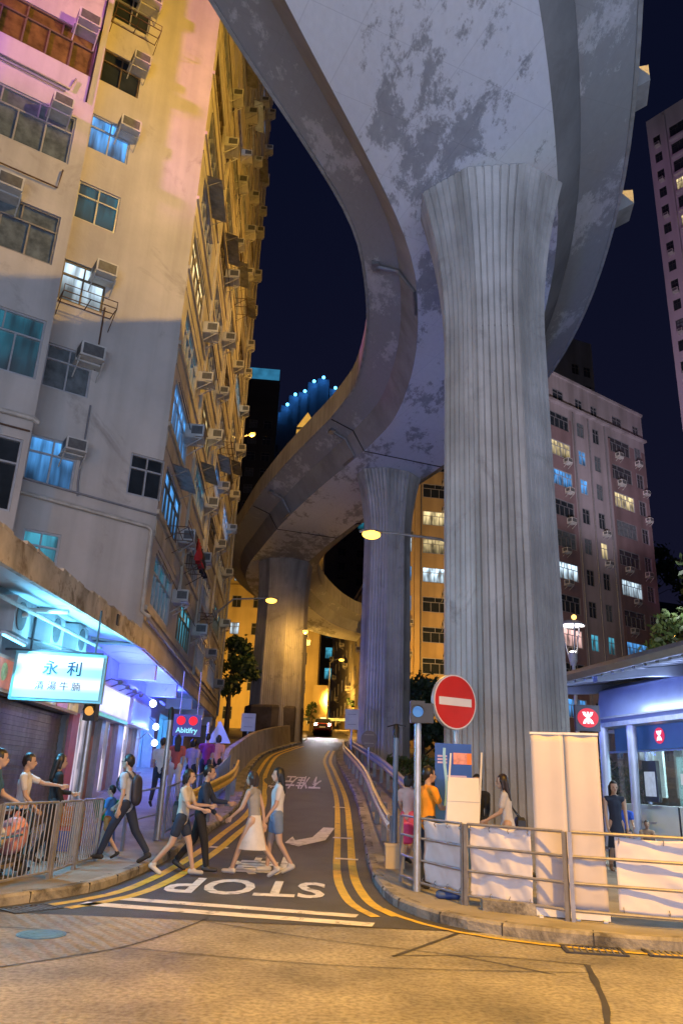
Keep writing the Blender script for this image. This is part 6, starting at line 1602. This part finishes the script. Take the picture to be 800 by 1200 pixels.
t, inf = person('child in a blue shirt sitting beside the dark dressed woman', (6.35, 17.6, PV+.28), 165, 1.35, 0, sit=True, arms=((30, 40), (30, 40)), top=cloth('royal_blue', (.03, .10, .55)), bot=navy_c, kind='shorts', skin=1)
t, inf = person('small child with bowed head sitting in front of the low wall', (6.72, 17.4, PV+.10), 170, 1.1, 0, sit=True, lean=18, arms=((35, 40), (35, 40)), top=cloth('tan', (.35, .22, .14)), bot=navy_c, kind='shorts', skin=1)
person('person in a red top at the right edge of the station', (8.35, 17.5, PV), 85, 1.66, 8, arms=((15, 30), (-10, 20)), top=cloth('red_top', (.5, .06, .06)), bot=cloth('grey_skirt', (.2, .2, .22)), hair='bob')
bench = thing('bench', 'low dark bench under the two sitting children', 'bench', (6.6, 17.72, PV))
mb = MB(); mb.box((6.6, 17.72, PV+.40), (1.3, .36, .06)); mb.build('seat', steel_d, bench)
for x in (6.08, 7.12): mb = MB(); mb.box((x, 17.72, PV+.185), (.06, .3, .37)); mb.build('leg', dark, bench)
mb = MB(); mb.lathe([(.09, 0), (.12, .03), (.13, .30), (.10, .34), (.03, .36)], 14, (1.42, 14.95, .62)); tag(mb.build('shopping_bag', M('bright_pink_bag', (.75, .06, .22), .5)), 'bright pink bag held low beside the signal post', 'bag')
mb = MB(); mb.box((1.22, 15.1, .36), (.34, .34, .42)); mb.box((1.22, 15.1, .585), (.36, .36, .03)); tag(mb.build('storage_box', M('cream_plastic', (.6, .5, .33), .5, var=.1)), 'cream box on the pavement by the slim blue grey post', 'box')
mb = MB(); cap_(mb, (1.60, 11.95, PV+.05), (1.86, 11.9, PV+.05), .05, .045); cap_(mb, (1.62, 12.1, PV+.05), (1.86, 12.04, PV+.05), .05, .045); weld(mb, 'sandals', M('blue_sandal', (.03, .07, .25), .5), None, .012, 2)
o = [x for x in SC.objects if x.name.startswith('sandals')][-1]; tag(o, 'pair of blue sandals under the first white banner', 'sandals')
og = V((1.73, 12.0, PV)); o.data.transform(Matrix.Translation(-og)); o.location = og

# ------------------------------------------------------------------ goods and cart of the left corner
blue_fr = M('blue_cart_paint', (.08, .22, .38), .45, .3, var=.2, scale=6)
ct = thing('hand_cart', 'four wheeled blue hand cart behind the left railing', 'hand cart', (-4.72, 11.9, .135))
mb = MB(); mb.box((-4.72, 11.9, .135+.27), (.62, 1.15, .05)); mb.build('deck', dark, ct)
mb = MB(); mb.tube([(-4.95, 12.45, .40), (-4.95, 12.5, 1.0), (-4.9, 12.52, 1.06), (-4.55, 12.52, 1.06), (-4.5, 12.5, 1.0), (-4.5, 12.45, .40)], .022, 8); mb.tube([(-4.97, 12.5, .75), (-4.48, 12.5, .75)], .018, 8); mb.tube([(-4.45, 11.35, .42), (-4.45, 11.35, .72), (-4.45, 12.42, .72)], .018, 8); mb.build('handle', blue_fr, ct, smooth=True)
for x in (-4.98, -4.46):
    for y in (11.45, 12.35):
        R = Matrix.Rotation(rad(90), 3, 'Y'); mb = MB(); mb.lathe([(.07, -.02), (.105, -.024), (.115, 0), (.105, .024), (.07, .02)], 18, (x, y, .135+.115), R=R); wl = mb.build('wheel', black, ct)
        mb = MB(); mb.lathe([(.068, -.016), (.03, -.02), (.03, .02), (.068, .016)], 14, (x, y, .135+.115), R=R); mb.build('hub', steel, wl)
def sack(label, c, d, mat, seed):
    mb = MB(); r = random.Random(seed); c = V(c)
    mb.ball(c+V((0, 0, d[2]/2)), .5, d, 16, 10)
    for p in mb.v: p += V((1, 1, .6))*.05*noise.noise((p-c)*5+V((seed, 0, 0))); p.z = max(p.z, c.z)
    mb.tube([c+V((0, 0, d[2]*.9)), c+V((.03, .02, d[2]*1.15))], [.05, .03], 8)
    return tag(mb.build('sack', mat, smooth=True), label, 'sack')
sack('cream plastic sack on the hand cart, the left one', (-4.80, 11.75, .432), (.5, .5, .46), M('cream_sack', (.6, .5, .36), .5, var=.15, scale=6), 2)
sack('pinkish white sack on the front end of the hand cart', (-4.62, 12.2, .432), (.42, .4, .52), M('pink_sack', (.65, .30, .30), .5, var=.35, scale=3), 5)
mb = MB(); mb.tube([(-4.96, 12.9, .15), (-4.86, 12.95, 1.2)], .035, 8); tag(mb.build('yellow_pole', M('yellow_plastic', (.7, .33, .03), .45)), 'leaning yellow pole behind the cart handle', 'pole')
tb = thing('folding_table', 'low brown table with a shelf in front of the shutter', 'table', (-5.35, 13.8, .16))
mb = MB(); mb.box((-5.35, 13.8, .95), (.5, 1.1, .05)); mb.build('top', doorb, tb)
mb = MB(); mb.box((-5.35, 13.8, .55), (.44, 1.0, .03)); mb.build('shelf', doorb, tb)
for x in (-5.57, -5.13):
    for y in (13.3, 14.3): mb = MB(); mb.box((x, y, .542), (.04, .04, .77)); mb.build('leg', dark, tb)
def crate(label, c, d, mat):
    t = thing('crate', label, 'crate', c); c = V(c); x, y, z = d
    mb = MB(); mb.box(c+V((0, 0, .02)), (x, y, .03)); mb.build('bottom', mat, t)
    mb = MB()
    for s_ in (-1, 1):
        for k in range(3): mb.box(c+V((s_*(x/2-.012), 0, .05+z*(k+.4)/3.2)), (.022, y, z*.22)); mb.box(c+V((0, s_*(y/2-.012), .05+z*(k+.4)/3.2)), (x-.05, .022, z*.22))
        for q in (-1, 1): mb.box(c+V((s_*(x/2-.03), q*(y/2-.03), z/2+.01)), (.03, .03, z))
    mb.build('slats', mat, t); return t
rc = M('red_crate', (.55, .07, .05), .5, var=.15); bc = M('blue_crate', (.05, .12, .45), .5, var=.15); oc = M('orange_crate', (.62, .24, .05), .5, var=.15)
crate('red crate at the bottom of the pile beside the shop door', (-5.0, 15.9, PZ(0, 15.9)), (.5, .4, .34), rc)
crate('blue crate standing in front of the red crate', (-4.86, 15.35, PZ(0, 15.35)), (.42, .38, .32), bc)
crate('orange crate stacked on the red crate', (-5.0, 15.9, PZ(0, 15.9)+.355), (.5, .4, .34), oc)
mb = MB(); mb.lathe([(.20, 0), (.31, .33), (.33, .35), (.33, .37), (.29, .36), (.19, .04)], 24, (-4.35, 16.2, PZ(0, 16.2)+.45)); gt = tag(mb.build('basin', M('green_plastic', (.01, .30, .16), .45), smooth=True), 'green plastic basin on a stool before the shop door', 'basin')
sl = thing('stool', 'small plastic stool under the green basin', 'stool', (-4.35, 16.2, PZ(0, 16.2)))
mb = MB(); mb.box((-4.35, 16.2, PZ(0, 16.2)+.43), (.32, .32, .035)); mb.build('seat', bc, sl)
for a in (-1, 1):
    for b in (-1, 1): mb = MB(); mb.bar((-4.35+a*.16, 16.2+b*.16, PZ(0, 16.2)), (-4.35+a*.12, 16.2+b*.12, PZ(0, 16.2)+.415), .035, .035); mb.build('leg', bc, sl)

# ------------------------------------------------------------------ the taxi coming down the road
def taxi(label, X, Y, rz):
    z = zr(Y)+.012; t = thing('taxi', label, 'taxi', (X, Y, z), None, rz, wb=False); t.rotation_euler = (rad(-5), 0, rz)
    pnt = M('taxi_red', (.30, .015, .015), .28, var=.06, coat=.5); slv = M('taxi_silver', (.45, .45, .47), .3, .4)
    # front looks towards -Y
    def ring(y, hw, zb, zt, k=.86):
        return [(-hw*k, y, zb), (-hw, y, zb+.12), (-hw, y, (zb+zt)/2), (-hw*.95, y, zt-.05), (-hw*k, y, zt), (hw*k, y, zt), (hw*.95, y, zt-.05), (hw, y, (zb+zt)/2), (hw, y, zb+.12), (hw*k, y, zb)]
    mb = MB(); mb.loft([ring(y, hw, zb, zt) for y, hw, zb, zt in ((-2.3, .72, .34, .66), (-2.22, .80, .26, .74), (-1.6, .85, .22, .88), (-.95, .86, .22, .95), (0, .86, .22, .96), (1.2, .86, .22, .97), (1.9, .84, .24, .94), (2.3, .78, .30, .80))]); body = mb.build('body', pnt, t, local=True, smooth=True)
    mb = MB(); mb.loft([[(-a, y, zz), (a, y, zz), (a*.82, y2, z2), (-a*.82, y2, z2)] for a, y, zz, y2, z2 in ((.78, -1.0, .94, -.35, 1.44), (.80, 1.65, .95, 1.0, 1.44))]); mb.build('cabin', slv, t, local=True)
    mb = MB(); mb.add([(-.70, -.955, .985), (.70, -.955, .985), (.60, -.42, 1.40), (-.60, -.42, 1.40)], [(0, 1, 2, 3)])
    for p in mb.v: p.y -= .02; p.z += .012
    mb.build('windscreen', glass_d, t, local=True)
    for sx in (-1, 1):
        mb = MB(); mb.lathe([(.10, 0), (.115, .02), (.06, .05)], 16, (sx*.58, -2.27, .62), R=Matrix.Rotation(rad(90), 3, 'X')); mb.build('headlight', EM('headlight', (.92, .95, 1.0), 90, .02), t, local=True)
        mb = MB(); mb.box((sx*.92, -.75, 1.02), (.16, .08, .12)); mb.build('mirror', black, t, local=True)
        for y in (-1.45, 1.4):
            R = Matrix.Rotation(rad(90), 3, 'Y'); mb = MB(); mb.lathe([(.2, -.09), (.29, -.10), (.31, -.06), (.31, .06), (.29, .10), (.2, .09)], 20, (sx*.74, y, .31), R=R); wv = mb.build('wheel', black, t, local=True)
            mb = MB(); mb.lathe([(.195, -.095), (.05, -.105), (.05, .105), (.195, .095)], 16, (sx*.74, y, .31), R=R); mb.build('rim', steel, wv, local=True)
        for (a, b) in ((-.75, .2), (.25, 1.15)):
            mb = MB(); mb.add([(sx*.80, a, 1.0), (sx*.80, b, 1.0), (sx*.68, min(b, 1.0)-.1, 1.38), (sx*.68, max(a, -.35)+.05, 1.38)], [(0, 1, 2, 3)])
            for p in mb.v: p.x += sx*.012
            mb.build('side_window', glass_d, t, local=True)
    mb = MB(); mb.box((0, -2.30, .60), (.7, .05, .16)); mb.build('grille', black, t, local=True)
    mb = MB(); mb.box((0, -2.31, .40), (1.5, .10, .16)); mb.build('bumper', dark, t, local=True)
    mb = MB(); mb.box((0, -2.37, .42), (.5, .012, .12)); mb.build('number_plate', white_pl, t, local=True)
    mb = MB(); mb.box((0, .1, 1.52), (.5, .18, .16)); mb.build('roof_sign', EM('roof_sign_glow', (1, .75, .35), 2.5), t, local=True)
    for sx in (-1, 1): lamp('SPOT', 'headlight_beam', (X+sx*.58, Y-2.4, z+.62), 800, (.95, .93, 1), .08, (X+sx*.6, Y-14, z-1.9), 60, .8)
    return t
taxi('taxi with bright headlights coming down the rising road', -.85, 69.5, rad(0))
